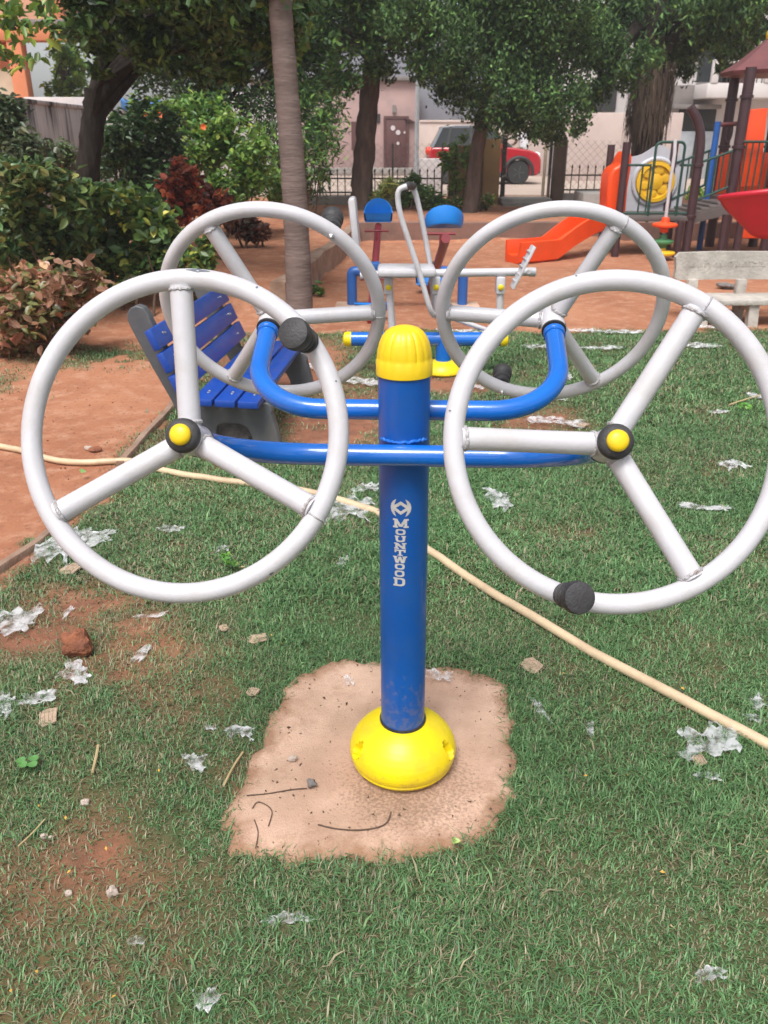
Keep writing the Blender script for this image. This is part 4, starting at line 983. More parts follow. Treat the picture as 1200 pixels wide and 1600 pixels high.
# tower: posts, roof, ramp bridge, red slide
zT = A(1140, 312).z                                         # high deck
tw = []
for (x, dY) in ((1146, .15), (1124, 1.25), (1214, .15), (1194, 1.25)):
    p = A(x, 280, dY); tw.append(p)
    o = bp(MB().tube([(p.x, p.y, 0), (p.x, p.y, A(1160, 105, dY).z)], .072, 16), 'post', M['maroon'])
    for z_ in (zT - .1, A(1150, 230).z, A(1150, 150).z): bp(MB().lathe([(.072, -.02), (.09, -.018), (.09, .018), (.072, .02)], 16, o=(p.x, p.y, z_)), 'collar', M['maroon'], o)
tcx = sum(p.x for p in tw) / 4; tcy = sum(p.y for p in tw) / 4
bp(MB().box((tcx, tcy, zT - .03), (tw[2].x - tw[0].x + .1, 1.2, .07), bev=.01), 'deck', M['deck'])
zR0 = A(1152, 106).z; zR1 = A(1200, 62).z
hwR = .60; tcx = A(1211, 105, .6).x
mb = MB(); nq = 8; vs = []; fs = []
for r_, z_ in ((hwR * 1.06, zR0 - .05), (hwR * 1.09, zR0), (hwR * .78, zR0 + .12), (hwR * .42, zR0 + .30), (.12, zR0 + .42)):
    for k in range(nq): a_ = PI / 8 + 2 * PI * k / nq; vs.append((tcx + r_ * 1.05 * math.cos(a_), tcy + r_ * math.sin(a_), z_))
for i in range(4):
    for k in range(nq): fs.append((i * nq + k, i * nq + (k + 1) % nq, (i + 1) * nq + (k + 1) % nq, (i + 1) * nq + k))
fs.append(tuple(range(nq))); fs.append(tuple(4 * nq + k for k in range(nq)))
rf = bp(mb.add(vs, fs), 'roof', M['maroon_roof'], ang=20)
fx = A(1200, 62, .6)
bp(MB().sphere((tcx, tcy, zR0 + .45), .15, 14, 10), 'finial', M['yellow_pl'], rf)
0 and bp(MB().sphere((A(1203, 66, -.2).x, tcy - hwR * .55, A(1203, 66, -.2).z), .09, 12, 8), 'roof_knob', M['yellow_pl'], rf)
# orange plates on the tower
bp(MB().bar(A(1170, 292, .2), A(1182, 170, .2), .30, .05, up=(0, 1, 0), bev=.02), 'side_plate', M['orange_pl'])
bp(MB().box((tcx + .1, tcy + .5, zT + .3), (.9, .05, .6), bev=.02), 'rear_panel', M['orange_pl'])
bp(MB().box((A(1190, 330).x, YP + .2, zT * .55), (.5, .05, zT * .5), bev=.02), 'lower_panel', M['orange_pl'])
rl = bp(MB().tube([(tw[0].x, YP + .1, zT + .05), (tw[2].x, YP + .1, zT + .05)], .018, 8).tube([(tw[0].x, YP + .1, zT + .75), (tw[2].x, YP + .1, zT + .75)], .018, 8), 'railing', M['green_pt'])
for k in range(1, 7):
    x_ = tw[0].x + (tw[2].x - tw[0].x) * k / 7; bp(MB().tube([(x_, YP + .1, zT + .05), (x_, YP + .1, zT + .75)], .012, 8), 'baluster', M['green_pt'], rl)
# sloping ramp with green rails
for dY in (.1, .95):
    a0, a1 = Vector((xC, YP + dY, A(1090, 257).z)), Vector((tw[0].x, YP + dY + .05, A(1145, 233).z))
    b0, b1 = Vector((xC, YP + dY, A(1090, 318).z)), Vector((tw[0].x, YP + dY + .05, A(1145, 290).z))
    rl = bp(MB().tube([a0, a1], .018, 8).tube([b0, b1], .018, 8), 'ramp_rail', M['green_pt'])
    for k in range(1, 6): bp(MB().tube([a0.lerp(a1, k / 6), b0.lerp(b1, k / 6)], .012, 8), 'baluster', M['green_pt'], rl)
for k in range(5):
    q0 = Vector((xC, YP + .5, zdk)).lerp(Vector((tw[0].x, YP + .5, zT - .05)), (k + .5) / 5)
    bp(MB().box(q0, (.26, .85, .05), bev=.01), 'ramp_step', M['deck'])
bp(MB().prism([(xC, zdk - .12), (tw[0].x, zT - .2), (tw[0].x, zT - .08), (xC, zdk)], (0, YP + .08, 0), (1, 0, 0), (0, 0, 1), .04), 'ramp_stringer', M['deck'])
o_ = A(1105, 380, .5); bp(MB().tube([(o_.x, o_.y + .3, 0), (o_.x, o_.y + .3, A(1120, 190, .8).z)], .045, 12), 'blue_post', M['blue_pt'])
bp(MB().tube([(o_.x, o_.y + .3, A(1120, 195, .8).z), (A(1175, 192, .8).x, o_.y + .3, A(1175, 192, .8).z)], .03, 10), 'cross_bar', M['maroon_roof'])
bp(MB().torus(A(1139, 206, .8), (.35, 0, 0), (0, 0, 1), .14, .012, 24, 6), 'hand_ring', M['maroon'])
# crimson tube slide, its flared underside towards the camera
pth = bezier([A(1300, 300, .1), A(1240, 305, -.5), A(1195, 330, -.95), A(1165, 340, -1.2)], 8)
ctr = A(1215, 318, -.9)
rr_ = 88 * pxm(330, YP - .9)
vs = []; fs = []; na, nb_ = 22, 10
for j in range(nb_ + 1):
    t = j / nb_
    for i in range(na + 1):
        a_ = PI * i / na
        # bowl: half disc cross sections sweeping from rim to keel
        rx = rr_ * (1.02 if j < 2 else 1 - .55 * ((t - .1)) ** 1.7) ; x_ = ctr.x - rx * math.cos(PI * i / na) * 1.02; y_ = ctr.y - .55 * math.sin(a_) * (1 - .6 * t)
        z_ = ctr.z + .30 * (i / na) + .06 - .62 * (t ** 1.15) * (.35 + .65 * math.sin(a_ * .85 + .25)); vs.append((x_, y_, z_))
for j in range(nb_):
    for i in range(na): q = j * (na + 1) + i; fs.append((q, q + 1, q + na + 2, q + na + 1))
sl = MB().add(vs, fs)
o = bp(sl, 'tube_slide', M['red_pl'], ang=60); md = o.modifiers.new('s', 'SOLIDIFY'); md.thickness = .03
rim = [Vector(vs[i]) + Vector((0, -.01, .01)) for i in range(na + 1)]
bp(MB().tube(rim, .035, 10), 'slide_rim', M['red_pl'], o)
bp(MB().tube(bezier([(ctr.x + rr_ * .55, ctr.y - .05, ctr.z + .16), (ctr.x + rr_ * .95, ctr.y + .25, ctr.z + .34), (tcx + .55, tcy - .25, zT + .36), (tcx + .25, tcy, zT + .42)], 8), .30, 18), 'slide_tube', M['red_pl'])
for x in (1128, 1152): p = A(x, 380, -.25); bp(MB().tube([(p.x, p.y, 0), (p.x, p.y, A(x, 335, -.25).z)], .055, 10), 'slide_leg', M['maroon'])
p = A(1058, 385, -.1); bp(MB().tube([(p.x, p.y, 0), (p.x, p.y, zdk - .05)], .055, 12), 'deck_leg', M['maroon'])

# ------------------------------------------------------------------ boundary: walls, fence, gate
TZ = .28
YF = 19.0
def boxthing(name, label, cat, x0, x1, y0, y1, z0, z1, m, bev=.02, group=None):
    o = MB().box(((x0 + x1) / 2, (y0 + y1) / 2, (z0 + z1) / 2), (x1 - x0, y1 - y0, z1 - z0), bev=bev).build(name, M[m]); return tag(o, label, cat, group)
def fence(x0p, x1p, Yf, label, ytop, ybase, base=True):
    x0, x1 = P(x0p, 300, Yf).x, P(x1p, 300, Yf).x; zt3 = P(600, ytop, Yf).z; zb3 = P(600, ybase, Yf).z
    t = thing('picket_fence', label, 'fence', ((x0 + x1) / 2, Yf, TZ))
    MB().box(((x0 + x1) / 2, Yf, (TZ - .05 + zb3) / 2), (x1 - x0, .22, zb3 - TZ + .05), bev=.015).build('base_wall', M['concrete'], t, world=True)
    hgt = zt3 - zb3
    for z_ in (zb3 + .07, zb3 + hgt * .62): MB().box(((x0 + x1) / 2, Yf, z_), (x1 - x0, .025, .03)).build('rail', M['iron'], t, world=True)
    n_ = int((x1 - x0) / .155)
    me_ = MB().lathe([(.011, 0), (.011, hgt * .86), (.024, hgt * .88), (.010, hgt * .94), (0, hgt)], 6).mesh('picket', M['iron'])
    for k in range(n_ + 1):
        o = link(bpy.data.objects.new('picket', me_)); o.parent = t; o.location = (x0 + (x1 - x0) * k / n_ - (x0 + x1) / 2, 0, zb3 - TZ); o.rotation_euler = (0, random.uniform(-.02, .02), 0)
    return t
fence(470, 690, YF, 'black iron picket fence on grey base wall left of the gate', 262, 306)
fence(878, 990, YF, 'black iron picket fence on low wall right of the gate', 256, 302)
# chain link behind the fences
def chainlink(x0p, x1p, Yf, y0p, y1p, label):
    x0, x1 = P(x0p, 300, Yf).x, P(x1p, 300, Yf).x; z0, z1 = P(600, y1p, Yf).z, P(600, y0p, Yf).z; mb = MB(); s_ = .16
    vs = []; fs = []
    def strand(a_, b_):
        u = Vector(b_) - Vector(a_); n_ = Vector((0, 0, 1)).cross(u).normalized() if False else Vector((-u.z, 0, u.x)).normalized() * .003
        k = len(vs); vs.extend([Vector(a_) + n_, Vector(a_) - n_, Vector(b_) - n_, Vector(b_) + n_]); fs.append((k, k + 1, k + 2, k + 3))
    H_ = z1 - z0; x_ = x0 - H_
    while x_ < x1:
        a0 = max(x_, x0); b0 = min(x_ + H_, x1)
        if b0 > a0:
            strand((a0, Yf, z0 + a0 - x_), (b0, Yf, z0 + b0 - x_)); strand((a0, Yf + .01, z1 - (a0 - x_)), (b0, Yf + .01, z1 - (b0 - x_)))
        x_ += s_
    t = thing('chain_link_fence', label, 'fence', ((x0 + x1) / 2, Yf, TZ))
    MB().add(vs, fs).build('mesh', M['wire'], t, world=True, ang=0)
    for k in range(int((x1 - x0) / 1.6) + 2):
        xx = min(x0 + k * 1.6, x1); MB().tube([(xx, Yf, TZ - .05), (xx, Yf, z1)], .022, 8).build('post', M['wire'], t, world=True)
    return t
chainlink(500, 690, YF + .5, 224, 300, 'chain link fence behind the left picket fence, in front of the pink house')
chainlink(880, 985, YF + .5, 219, 300, 'chain link fence behind the right picket fence')
# gate
gx0 = P(752, 300, YF).x; gx1 = P(778, 300, YF).x; gzt = P(760, 217, YF).z
boxthing('gate_pillar', 'tan plastered gate pillar left of the gateway', 'gate pillar', gx0, gx1, YF - .15, YF + .25, TZ - .1, gzt, 'tan_plaster')
boxthing('boundary_wall', 'brown-tan boundary wall piece overgrown by a vine, left of the gate pillar', 'wall', P(700, 300, YF).x, gx0 - .02, YF, YF + .2, TZ - .1, P(720, 227, YF).z, 'tan_plaster')
rx0, rx1 = P(862, 300, YF).x, P(878, 300, YF).x
boxthing('gate_pillar', 'dark brown gate pillar right of the gateway', 'gate pillar', rx0, rx1, YF - .15, YF + .2, TZ - .1, P(870, 214, YF).z, 'brown_plaster')
boxthing('gate_jamb', 'narrow cream painted post at the right of the gateway', 'gate post', P(846, 300, YF + .3).x, P(850, 300, YF + .3).x, YF + .25, YF + .35, TZ - .1, P(848, 214, YF + .3).z, 'cream')
def gate_leaf(xp, s_, label):
    x0 = P(xp, 300, YF + .1).x; t = thing('iron_gate', label, 'gate', (x0, YF + .1, TZ), math.radians(90 - 8 if s_ > 0 else 78)); L2 = 1.1; h2 = P(800, 212, YF).z - TZ
    for z_ in (.06, .55, h2 - .04): MB().box((L2 / 2, 0, z_), (L2, .03, .04)).build('rail', M['iron'], t)
    for k in range(8): MB().box((.02 + (L2 - .04) * k / 7, 0, h2 / 2 + .03), (.03 if k in (0, 7) else .018, .02, h2 - .03)).build('bar', M['iron'], t)
    for k in range(3): MB().torus((.2 + .35 * k, 0, h2 * .62), (1, 0, 0), (0, 0, 1), .12, .01, 20, 6).build('scroll', M['iron'], t)
    MB().box((L2 / 2, .008, .32), (L2 - .04, .006, .46)).build('sheet', M['iron'], t)
gate_leaf(782, -1, 'black iron gate leaf folded open against the tan pillar')
gate_leaf(858, 1, 'black iron gate leaf folded open against the dark brown pillar')
for k in range(2):
    boxthing('gate_step', ('lower' if k == 0 else 'upper') + ' concrete step in the gateway', 'step', P(780, 300, YF).x + .02, P(860, 300, YF).x, YF - .55 + .3 * k, YF + .1 + .3 * k, TZ - .1, TZ + .07 + .07 * k, 'concrete')
# street behind the gate
st = MB().box((0, 27.5, TZ + .03), (80, 12, .06)).build('street', mat('street_dust', (.45, .36, .30), .95, (.36, .28, .235), .8, bump=.2, bscale=8)); tag(st, kind='structure')
# lamp pole
pp = P(650, 290, 22.5)
lp = tag(MB().lathe([(.055, 0), (.05, 1.2), (.045, 4.5)], 12, o=(pp.x, 22.5, TZ - .05)).build('utility_pole', M['galv']), 'thin galvanised pole standing in front of the pink house', 'pole')
boxthing('water_box', 'pale concrete box at the foot of the galvanised pole', 'concrete box', P(655, 290, 22.3).x, P(688, 290, 22.3).x, 22.1, 22.9, TZ, P(670, 248, 22.3).z, 'wall_pale')

# pink house across the street
YH = 34.5
def H(x, y, dY=0): return P(x, y, YH + dY)
ho = thing('pink_house', 'single storey dusty pink house with a brown door across the street', 'house', (H(590, 260).x, YH, TZ))
def bh(mb, name, m, parent=ho): return mb.build(name, M[m], parent, world=True)
x0, x1 = H(395, 200).x, H(655, 200).x; zt5 = H(600, 128).z
bh(MB().box(((x0 + x1) / 2, YH + 2.5, (zt5 + TZ) / 2), (x1 - x0, 5, zt5 - TZ + .1), bev=.03), 'wall', 'pink_house')
bh(MB().box(((x0 + x1) / 2, YH + 2.5, zt5 + .1), (x1 - x0 + .4, 5.4, .14), bev=.02), 'roof', 'slab_grey')
bh(MB().box(((x0 + x1) / 2 , YH - .25, (H(600, 262).z + TZ) / 2), (x1 - x0, .6, H(600, 262).z - TZ), bev=.02), 'plinth', 'concrete')
d0, d1 = H(603, 225).x, H(635, 225).x; zd0, zd1 = H(600, 262).z, H(600, 186).z
dr = bh(MB().box(((d0 + d1) / 2, YH - .02, (zd0 + zd1) / 2), (d1 - d0, .08, zd1 - zd0), bev=.01), 'door', 'brown_door')
bh(MB().box(((d0 + d1) / 2, YH - .03, zd1 + .05), (d1 - d0 + .16, .1, .1)).box((d0 - .045, YH - .03, (zd0 + zd1) / 2), (.09, .1, zd1 - zd0)).box((d1 + .045, YH - .03, (zd0 + zd1) / 2), (.09, .1, zd1 - zd0)), 'frame', 'brown_door', dr)
for (x, y, r_) in ((614, 200, .09), (622, 207, .09), (622, 224, .06), (632, 207, .04)): bh(MB().lathe([(r_, 0), (r_, .02), (0, .021)], 10, o=H(x, y, -.06), ax=(0, -1, 0)), 'paper_sticker', 'wall_pale', dr)
for (xa_, xb2, ya, yb2) in ((549, 560, 190, 235), (585, 594, 178, 192)):
    w_ = bh(MB().box(((H(xa_, 200).x + H(xb2, 200).x) / 2, YH - .01, (H(600, ya).z + H(600, yb2).z) / 2), (H(xb2, 200).x - H(xa_, 200).x, .06, H(600, ya).z - H(600, yb2).z)), 'window', 'brown_door' if xa_ < 570 else 'dark_void')
bh(MB().box((H(616, 170).x, YH - .04, H(616, 170).z), (.14, .1, .24)), 'meter_box', 'slab_grey')
bh(MB().bar(H(633, 184, -.1), H(648, 191, -.1), .2, .05), 'awning', 'brown_door')
# grey house behind and street wall
gh = boxthing('grey_house', 'plain blue-grey house wall rising behind the street wall', 'house', P(640, 150, 40).x, P(790, 150, 40).x, 40, 45, TZ, P(700, 40, 40).z, 'grey_house')
# pale wall of the house opposite
sw = thing('street_wall', 'long pinkish plaster compound wall behind the red car', 'wall', (P(800, 240, 33).x, 33, TZ))
MB().box(((P(655, 200, 33).x + P(935, 200, 33).x) / 2, 33.1, (P(700, 192, 33).z + TZ) / 2), (P(935, 200, 33).x - P(655, 200, 33).x, .25, P(700, 192, 33).z - TZ + .1), bev=.02).build('wall', M['pink_wall'], sw, world=True)
MB().box(((P(655, 200, 33).x + P(935, 200, 33).x) / 2, 33.1, P(700, 192, 33).z + .05), (P(935, 200, 33).x - P(655, 200, 33).x, .33, .08), bev=.02).build('coping', M['pink_wall'], sw, world=True)
# white building at the right
YW = 30.5
wbld = thing('white_building', 'white two storey building with a projecting balcony at the upper right', 'building', (P(1080, 250, YW).x, YW, TZ))
def bb2(mb, name, m, parent=wbld): return mb.build(name, M[m], parent, world=True)
def W_(x, y, dY=0): return P(x, y, YW + dY)
bx0, bx1 = W_(880, 200).x, W_(1330, 200).x; zg = W_(1000, 168).z; ztop = W_(1000, -150).z
bb2(MB().box(((bx0 + bx1) / 2, YW + 4, (ztop + TZ) / 2), (bx1 - bx0, 7, ztop - TZ), bev=.03), 'wall', 'white_house')
bb2(MB().box(((W_(1065, 200).x + W_(1122, 200).x) / 2, YW + .45, (W_(1000, 170).z + TZ) / 2), (W_(1122, 200).x - W_(1065, 200).x, .2, W_(1000, 170).z - TZ), bev=.02), 'garage_opening', 'dark_void')
for k, (a_, b_) in enumerate(((1066, 1092), (1100, 1121))): bb2(MB().box(((W_(a_, 200).x + W_(b_, 200).x) / 2, YW + .3, (W_(1000, 205).z + TZ) / 2), (W_(b_, 200).x - W_(a_, 200).x, .08, W_(1000, 205).z - TZ), bev=.01), 'gate_panel', 'galv')
bal0, bal1 = W_(1090, 140).x, W_(1250, 140).x; zb6, zt6 = W_(1100, 153, -.8).z, W_(1100, 130, -.8).z
bal = bb2(MB().box(((bal0 + bal1) / 2, YW - .1, (zb6 + zt6) / 2), (bal1 - bal0, 1.6, zt6 - zb6), bev=.02), 'balcony', 'white_house')
for k in range(22):
    x_ = W_(1106, 120).x + k * .16
    if x_ < bal1: bb2(MB().tube([(x_, YW - .85, zt6), (x_, YW - .85, zt6 + .55)], .018, 6), 'baluster', 'iron', bal)
for k in (0, 1, 2): x_ = W_(1102, 120).x + k * 1.7; bb2(MB().box((x_, YW - .85, zt6 + .33), (.22, .16, .66), bev=.02), 'balcony_pier', 'white_house', bal)
bb2(MB().box(((W_(1106, 120).x + bal1) / 2, YW - .85, zt6 + .6), (bal1 - W_(1106, 120).x, .14, .1), bev=.02), 'handrail', 'white_house', bal)
bb2(MB().box(((W_(1108, 110).x + W_(1140, 110).x) / 2, YW + .46, zt6 + .9), (1.1, .12, 1.6)), 'window', 'glass')
bb2(MB().box((W_(1160, 110).x, YW + .46, zt6 + .8), (.9, .12, 1.5)), 'window', 'brown_door')
bb2(MB().box(((W_(1055, 150).x + W_(1090, 150).x) / 2, YW + .42, W_(1070, 148).z), (W_(1090, 150).x - W_(1055, 150).x, .2, W_(1070, 126).z - W_(1070, 158).z), bev=.01), 'recess', 'slab_grey')
bb2(MB().box(((W_(1050, 162).x + W_(1125, 162).x) / 2, YW + .2, W_(1070, 167).z), (W_(1125, 162).x - W_(1050, 162).x, .8, .12), bev=.01), 'lintel_shade', 'slab_grey')
bb2(MB().box(((W_(900, 185).x + W_(990, 185).x) / 2, YW + .46, W_(930, 150).z), (W_(940, 185).x - W_(900, 185).x, .1, .9)), 'window', 'dark_void')
# pale low wall right of the gate
boxthing('compound_wall', 'pale pink compound wall behind the right chain link fence', 'wall', P(880, 200, 29).x, P(1066, 200, 29).x, 29, 29.25, TZ, P(930, 176, 29).z, 'pink_wall')
boxthing('stone_block', 'grey concrete block under the orange slide hood by the terrace', 'concrete block', P(905, 310, 16.5).x, P(952, 310, 16.5).x, 16.2, 17.0, TZ - .05, P(920, 300, 16.5).z, 'concrete')

# left: stained wall along the shrub bed, orange house, pale walls
lw = thing('stained_wall', 'grey rain-stained compound wall along the left shrub bed', 'wall', (-6.0, 16, .2))
MB().box((-6.05, 16, 1.05), (.22, 13, 2.12), bev=.02).build('wall', M['wall_stained'], lw, world=True)
MB().box((-6.05, 16, 2.14), (.30, 13, .07), bev=.015).build('coping', M['wall_stained'], lw, world=True)
boxthing('back_wall', 'off-white boundary wall behind the left bushes', 'wall', -6.2, P(395, 200, 22).x, 22.3, 22.5, .2, P(300, 182, 22.4).z, 'wall_pale')
boxthing('side_building', 'low pale building with rough rendered wall behind the palm', 'building', P(330, 200, 27).x, P(452, 200, 27).x, 27, 30, .2, P(400, 140, 27).z, 'wall_pale')
boxthing('teal_panel', 'teal painted sheet standing on the back wall', 'panel', P(330, 170, 22.6).x, P(357, 170, 22.6).x, 22.55, 22.62, 1.5, P(340, 166, 22.6).z, 'teal', .005)
for (x, y, l_) in ((204, 165, 'left one of two blue cloths hung above the back wall'), (240, 168, 'right one of two blue cloths hung above the back wall')):
    c_ = P(x, y, 22.2); n_ = 10; vs = []; fs = []
    for i in range(n_):
        for j in range(4): vs.append((c_.x + (i / (n_ - 1) - .5) * .46, c_.y - .02 + .05 * math.sin(i * 1.7 + j * .5), c_.z - .09 * (j - 1.5) + .03 * math.sin(i * 1.1)))
    for i in range(n_ - 1):
        for j in range(3): q = i * 4 + j; fs.append((q, q + 4, q + 5, q + 1))
    o = MB().add(vs, fs).build('hanging_cloth', M['tarp']); md = o.modifiers.new('s', 'SOLIDIFY'); md.thickness = .01; tag(o, l_, 'cloth', 'blue cloths over the wall')
line = P(204, 150, 22.2).z
tag(MB().tube([(-6.0, 22.2, P(204, 158, 22.2).z), (P(270, 160, 22.2).x, 22.2, P(204, 158, 22.2).z)], .008, 6).build('clothes_line', M['iron']), 'thin clothes line strung behind the left bushes', 'line')
YO = 19.5
oh = thing('orange_house', 'orange plastered house with a covered porch at the upper left', 'house', (P(20, 150, YO).x, YO, .2))
def O_(x, y, dY=0): return P(x, y, YO + dY)
def bo(mb, name, m, parent=oh): return mb.build(name, M[m], parent, world=True)
bo(MB().box((O_(-60, 100).x, YO + .2, (O_(0, 62).z + .2) / 2), (O_(22, 100).x - O_(-140, 100).x, .3, O_(0, 62).z - .2), bev=.02), 'wall', 'orange_house')
bo(MB().box((O_(36, 100).x, YO - .2, (O_(0, 60).z + .2) / 2), (.30, .30, O_(0, 60).z - .2), bev=.02), 'column', 'orange_house')
bo(MB().box(((O_(-140, 60).x + O_(120, 60).x) / 2, YO - .2, O_(60, 56).z), (O_(120, 60).x - O_(-140, 60).x, .35, O_(0, 44).z - O_(0, 66).z), bev=.02), 'beam', 'orange_house')
bo(MB().box(((O_(-140, 40).x + O_(112, 40).x) / 2, YO + .6, O_(60, 38).z), (O_(112, 40).x - O_(-140, 40).x, 1.8, .12), bev=.02), 'roof_slab', 'slab_grey')
bo(MB().box(((O_(-140, 0).x + O_(98, 0).x) / 2, YO + .8, O_(0, -40).z), (O_(98, 0).x - O_(-140, 0).x, 1.0, O_(0, -115).z - O_(0, 36).z), bev=.02), 'upper_wall', 'orange_pale')
bo(MB().box((O_(88, 20).x, YO + .2, O_(0, -30).z), (.22, .2, O_(0, -115).z - O_(0, 32).z), bev=.02), 'pilaster', 'orange_house')
bo(MB().box((O_(12, 130).x, YO - .03, O_(0, 130).z), (.35, .1, .5)), 'window', 'cream')
nb = boxthing('neighbour_wall', 'pale lilac parapet wall in front of the orange house', 'wall', P(40, 160, 18.6).x, P(175, 160, 18.6).x, 18.5, 18.7, .2, P(100, 152, 18.6).z, 'wall_pale')
# far backdrop building so the street does not end in the void
boxthing('far_building', 'pale far building filling the gap between the trees behind the pink house', 'building', P(330, 100, 48).x, P(660, 100, 48).x, 48, 54, TZ, P(500, 30, 48).z, 'grey_house')
# ------------------------------------------------------------------ red car in the street
YC = 26.6; ZC = TZ + .06
cx1 = P(846, 260, YC).x; CL = 3.35
car = thing('parked_car', 'red compact car with grey roof and black wheels seen through the gateway', 'car', (cx1 - CL, YC, ZC))
def bc(mb, name, m, parent=car, ang=38): return mb.build(name, M[m], parent, ang)
def arch(cx, r_, rev=False):
    a_ = [(cx + r_ * math.cos(t), .33 + r_ * math.sin(t)) for t in np.linspace(-.25, PI + .25, 14)]; return a_
s_ = CL / 3.9
low = [(.10, .24), (.02, .45), (0, .62), (.03, .95), (.12, 1.02), (2.55, 1.03), (2.8, 1.02), (3.45, .95), (3.76, .86), (3.88, .68), (3.89, .42), (3.80, .26)] + arch(3.12, .39) + [(2.6, .22), (1.3, .22)] + arch(.76, .39)
low = [(a_ * s_, b_) for a_, b_ in low]
bod = MB().prism(low, (0, .86, 0), (1, 0, 0), (0, 0, 1), 1.72); o = bc(bod, 'body', 'car_red', ang=30); md = o.modifiers.new('b', 'BEVEL'); md.width = .05; md.segments = 3; md.limit_method = 'ANGLE'
vs = []
for (x_, z_, iy) in ((.10, 1.0, .06), (2.85, 1.0, .06), (2.05, 1.56, .22), (.45, 1.58, .22)): vs += [(x_ * s_, iy, z_), (x_ * s_, 1.72 - iy, z_)]
bc(MB().add(vs, [(0, 2, 4, 6), (1, 7, 5, 3), (0, 1, 3, 2), (2, 3, 5, 4), (4, 5, 7, 6), (6, 7, 1, 0)]), 'cabin', 'glass', ang=10)
rf = [(.40, 1.575), (.9, 1.61), (1.7, 1.61), (2.10, 1.555), (2.06, 1.53), (.44, 1.53)]
o = bc(MB().prism([(a_ * s_, b_) for a_, b_ in rf], (0, .86, 0), (1, 0, 0), (0, 0, 1), 1.32), 'roof', 'car_grey'); md = o.modifiers.new('b', 'BEVEL'); md.width = .02; md.segments = 2
for (a_, b_) in (((.10, 1.0), (.45, 1.57)), ((1.45, 1.0), (1.42, 1.57)), ((2.85, 1.0), (2.07, 1.56)), ((.62, 1.0), (.75, 1.57))):
    bc(MB().bar((a_[0] * s_, .05, a_[1]), (b_[0] * s_, .21, b_[1]), .04, .07, up=(1, 0, 0)), 'pillar', 'car_dark' if a_[0] > .5 else 'car_grey')
for cx_ in (3.12, .76):
    bc(MB().tube([(cx_ * s_ + .42 * math.cos(t), -.005, .33 + .42 * math.sin(t)) for t in np.linspace(-.2, PI + .2, 16)], .05, 8), 'arch_trim', 'car_dark')
    for yy in (.10, 1.62):
        wl = bc(MB().lathe([(.20, -.1), (.31, -.1), (.335, -.07), (.335, .07), (.31, .1), (.20, .1)], 28, o=(cx_ * s_, yy, .335), ax=(0, -1, 0)), 'wheel', 'tyre')
        rm = bc(MB().lathe([(.205, -.05), (.21, .06), (.19, .06), (.18, .03), (.05, .05), (0, .05)], 24, o=(cx_ * s_, yy, .335), ax=(0, -1, 0)), 'rim', 'rim_grey', wl)
        for k in range(5): a_ = k * 2 * PI / 5; bc(MB().bar((cx_ * s_, yy - .085, .335), (cx_ * s_ + .19 * math.cos(a_), yy - .085, .335 + .19 * math.sin(a_)), .03, .05, up=(0, 1, 0)), 'spoke', 'rim_grey', wl)
bc(MB().box((1.95 * s_, -.012, .27), (1.55 * s_, .05, .16), bev=.02), 'sill', 'car_dark')
bc(MB().sphere((3.70 * s_, .10, .80), .16, 12, 8, (.9, .5, .62)), 'headlight', 'lens_white')
bc(MB().sphere((3.70 * s_, 1.60, .80), .16, 12, 8, (.9, .5, .62)), 'headlight', 'lens_white')
bc(MB().sphere((.06 * s_, .12, .90), .15, 10, 8, (.6, .7, .9)), 'tail_light', 'lens_red')
bc(MB().sphere((.06 * s_, 1.6, .90), .15, 10, 8, (.6, .7, .9)), 'tail_light', 'lens_red')
bc(MB().box((3.82 * s_, .86, .40), (.14, 1.5, .22), bev=.03), 'bumper', 'car_dark')
bc(MB().box((2.45 * s_, -.09, 1.06), (.10, .2, .13), bev=.03), 'mirror', 'car_red')
for x_ in (2.50, 1.42): bc(MB().box((x_ * s_, -.0015, .72), (.012, .006, .5)), 'door_gap', 'car_dark')
for x_ in (1.55, .85): bc(MB().box((x_ * s_, -.015, .90), (.16, .03, .035), bev=.01), 'door_handle', 'car_red')

# ------------------------------------------------------------------ person in white behind the bonnet
pb = P(818, 245, YC + 2.6)
pr_ = thing('person', 'person in white shirt standing behind the red car bonnet, arm bent', 'person', (pb.x, YC + 2.6, ZC), math.radians(35))
def skin_body(name, J, E_, m, parent):
    me_ = bpy.data.meshes.new(name); me_.from_pydata([j[0] for j in J], E_, []); o_ = link(bpy.data.objects.new(name, me_)); o_.parent = parent
    md_ = o_.modifiers.new('skin', 'SKIN'); md_.use_smooth_shade = True
    for i, j in enumerate(J): me_.skin_vertices[0].data[i].radius = (j[1], j[1] if len(j) < 3 else j[2])
    me_.skin_vertices[0].data[0].use_root = True
    o_.modifiers.new('sub', 'SUBSURF').levels = 1; o_.modifiers['sub'].render_levels = 2; me_.materials.append(m); return o_
J = [((0, 0, .93), .14, .10), ((0, .03, 1.15), .135, .10), ((0, .07, 1.35), .16, .10), ((0, .08, 1.44), .09, .08), ((0, .10, 1.52), .05, .05), ((0, .12, 1.62), .085, .10), ((0, .13, 1.72), .07, .085),
     ((-.19, .07, 1.40), .06), ((-.28, .12, 1.14), .048), ((-.16, .34, 1.08), .036), ((-.13, .42, 1.09), .034),
     ((.19, .07, 1.40), .06), ((.27, .10, 1.14), .048), ((.17, .30, 1.00), .036), ((.14, .38, 1.0), .034),
     ((-.10, 0, .86), .085), ((-.11, .02, .47), .06), ((-.12, -.01, .09), .045), ((-.12, .14, .045), .04),
     ((.10, 0, .86), .085), ((.11, .03, .47), .06), ((.12, 0, .09), .045), ((.12, .15, .045), .04)]
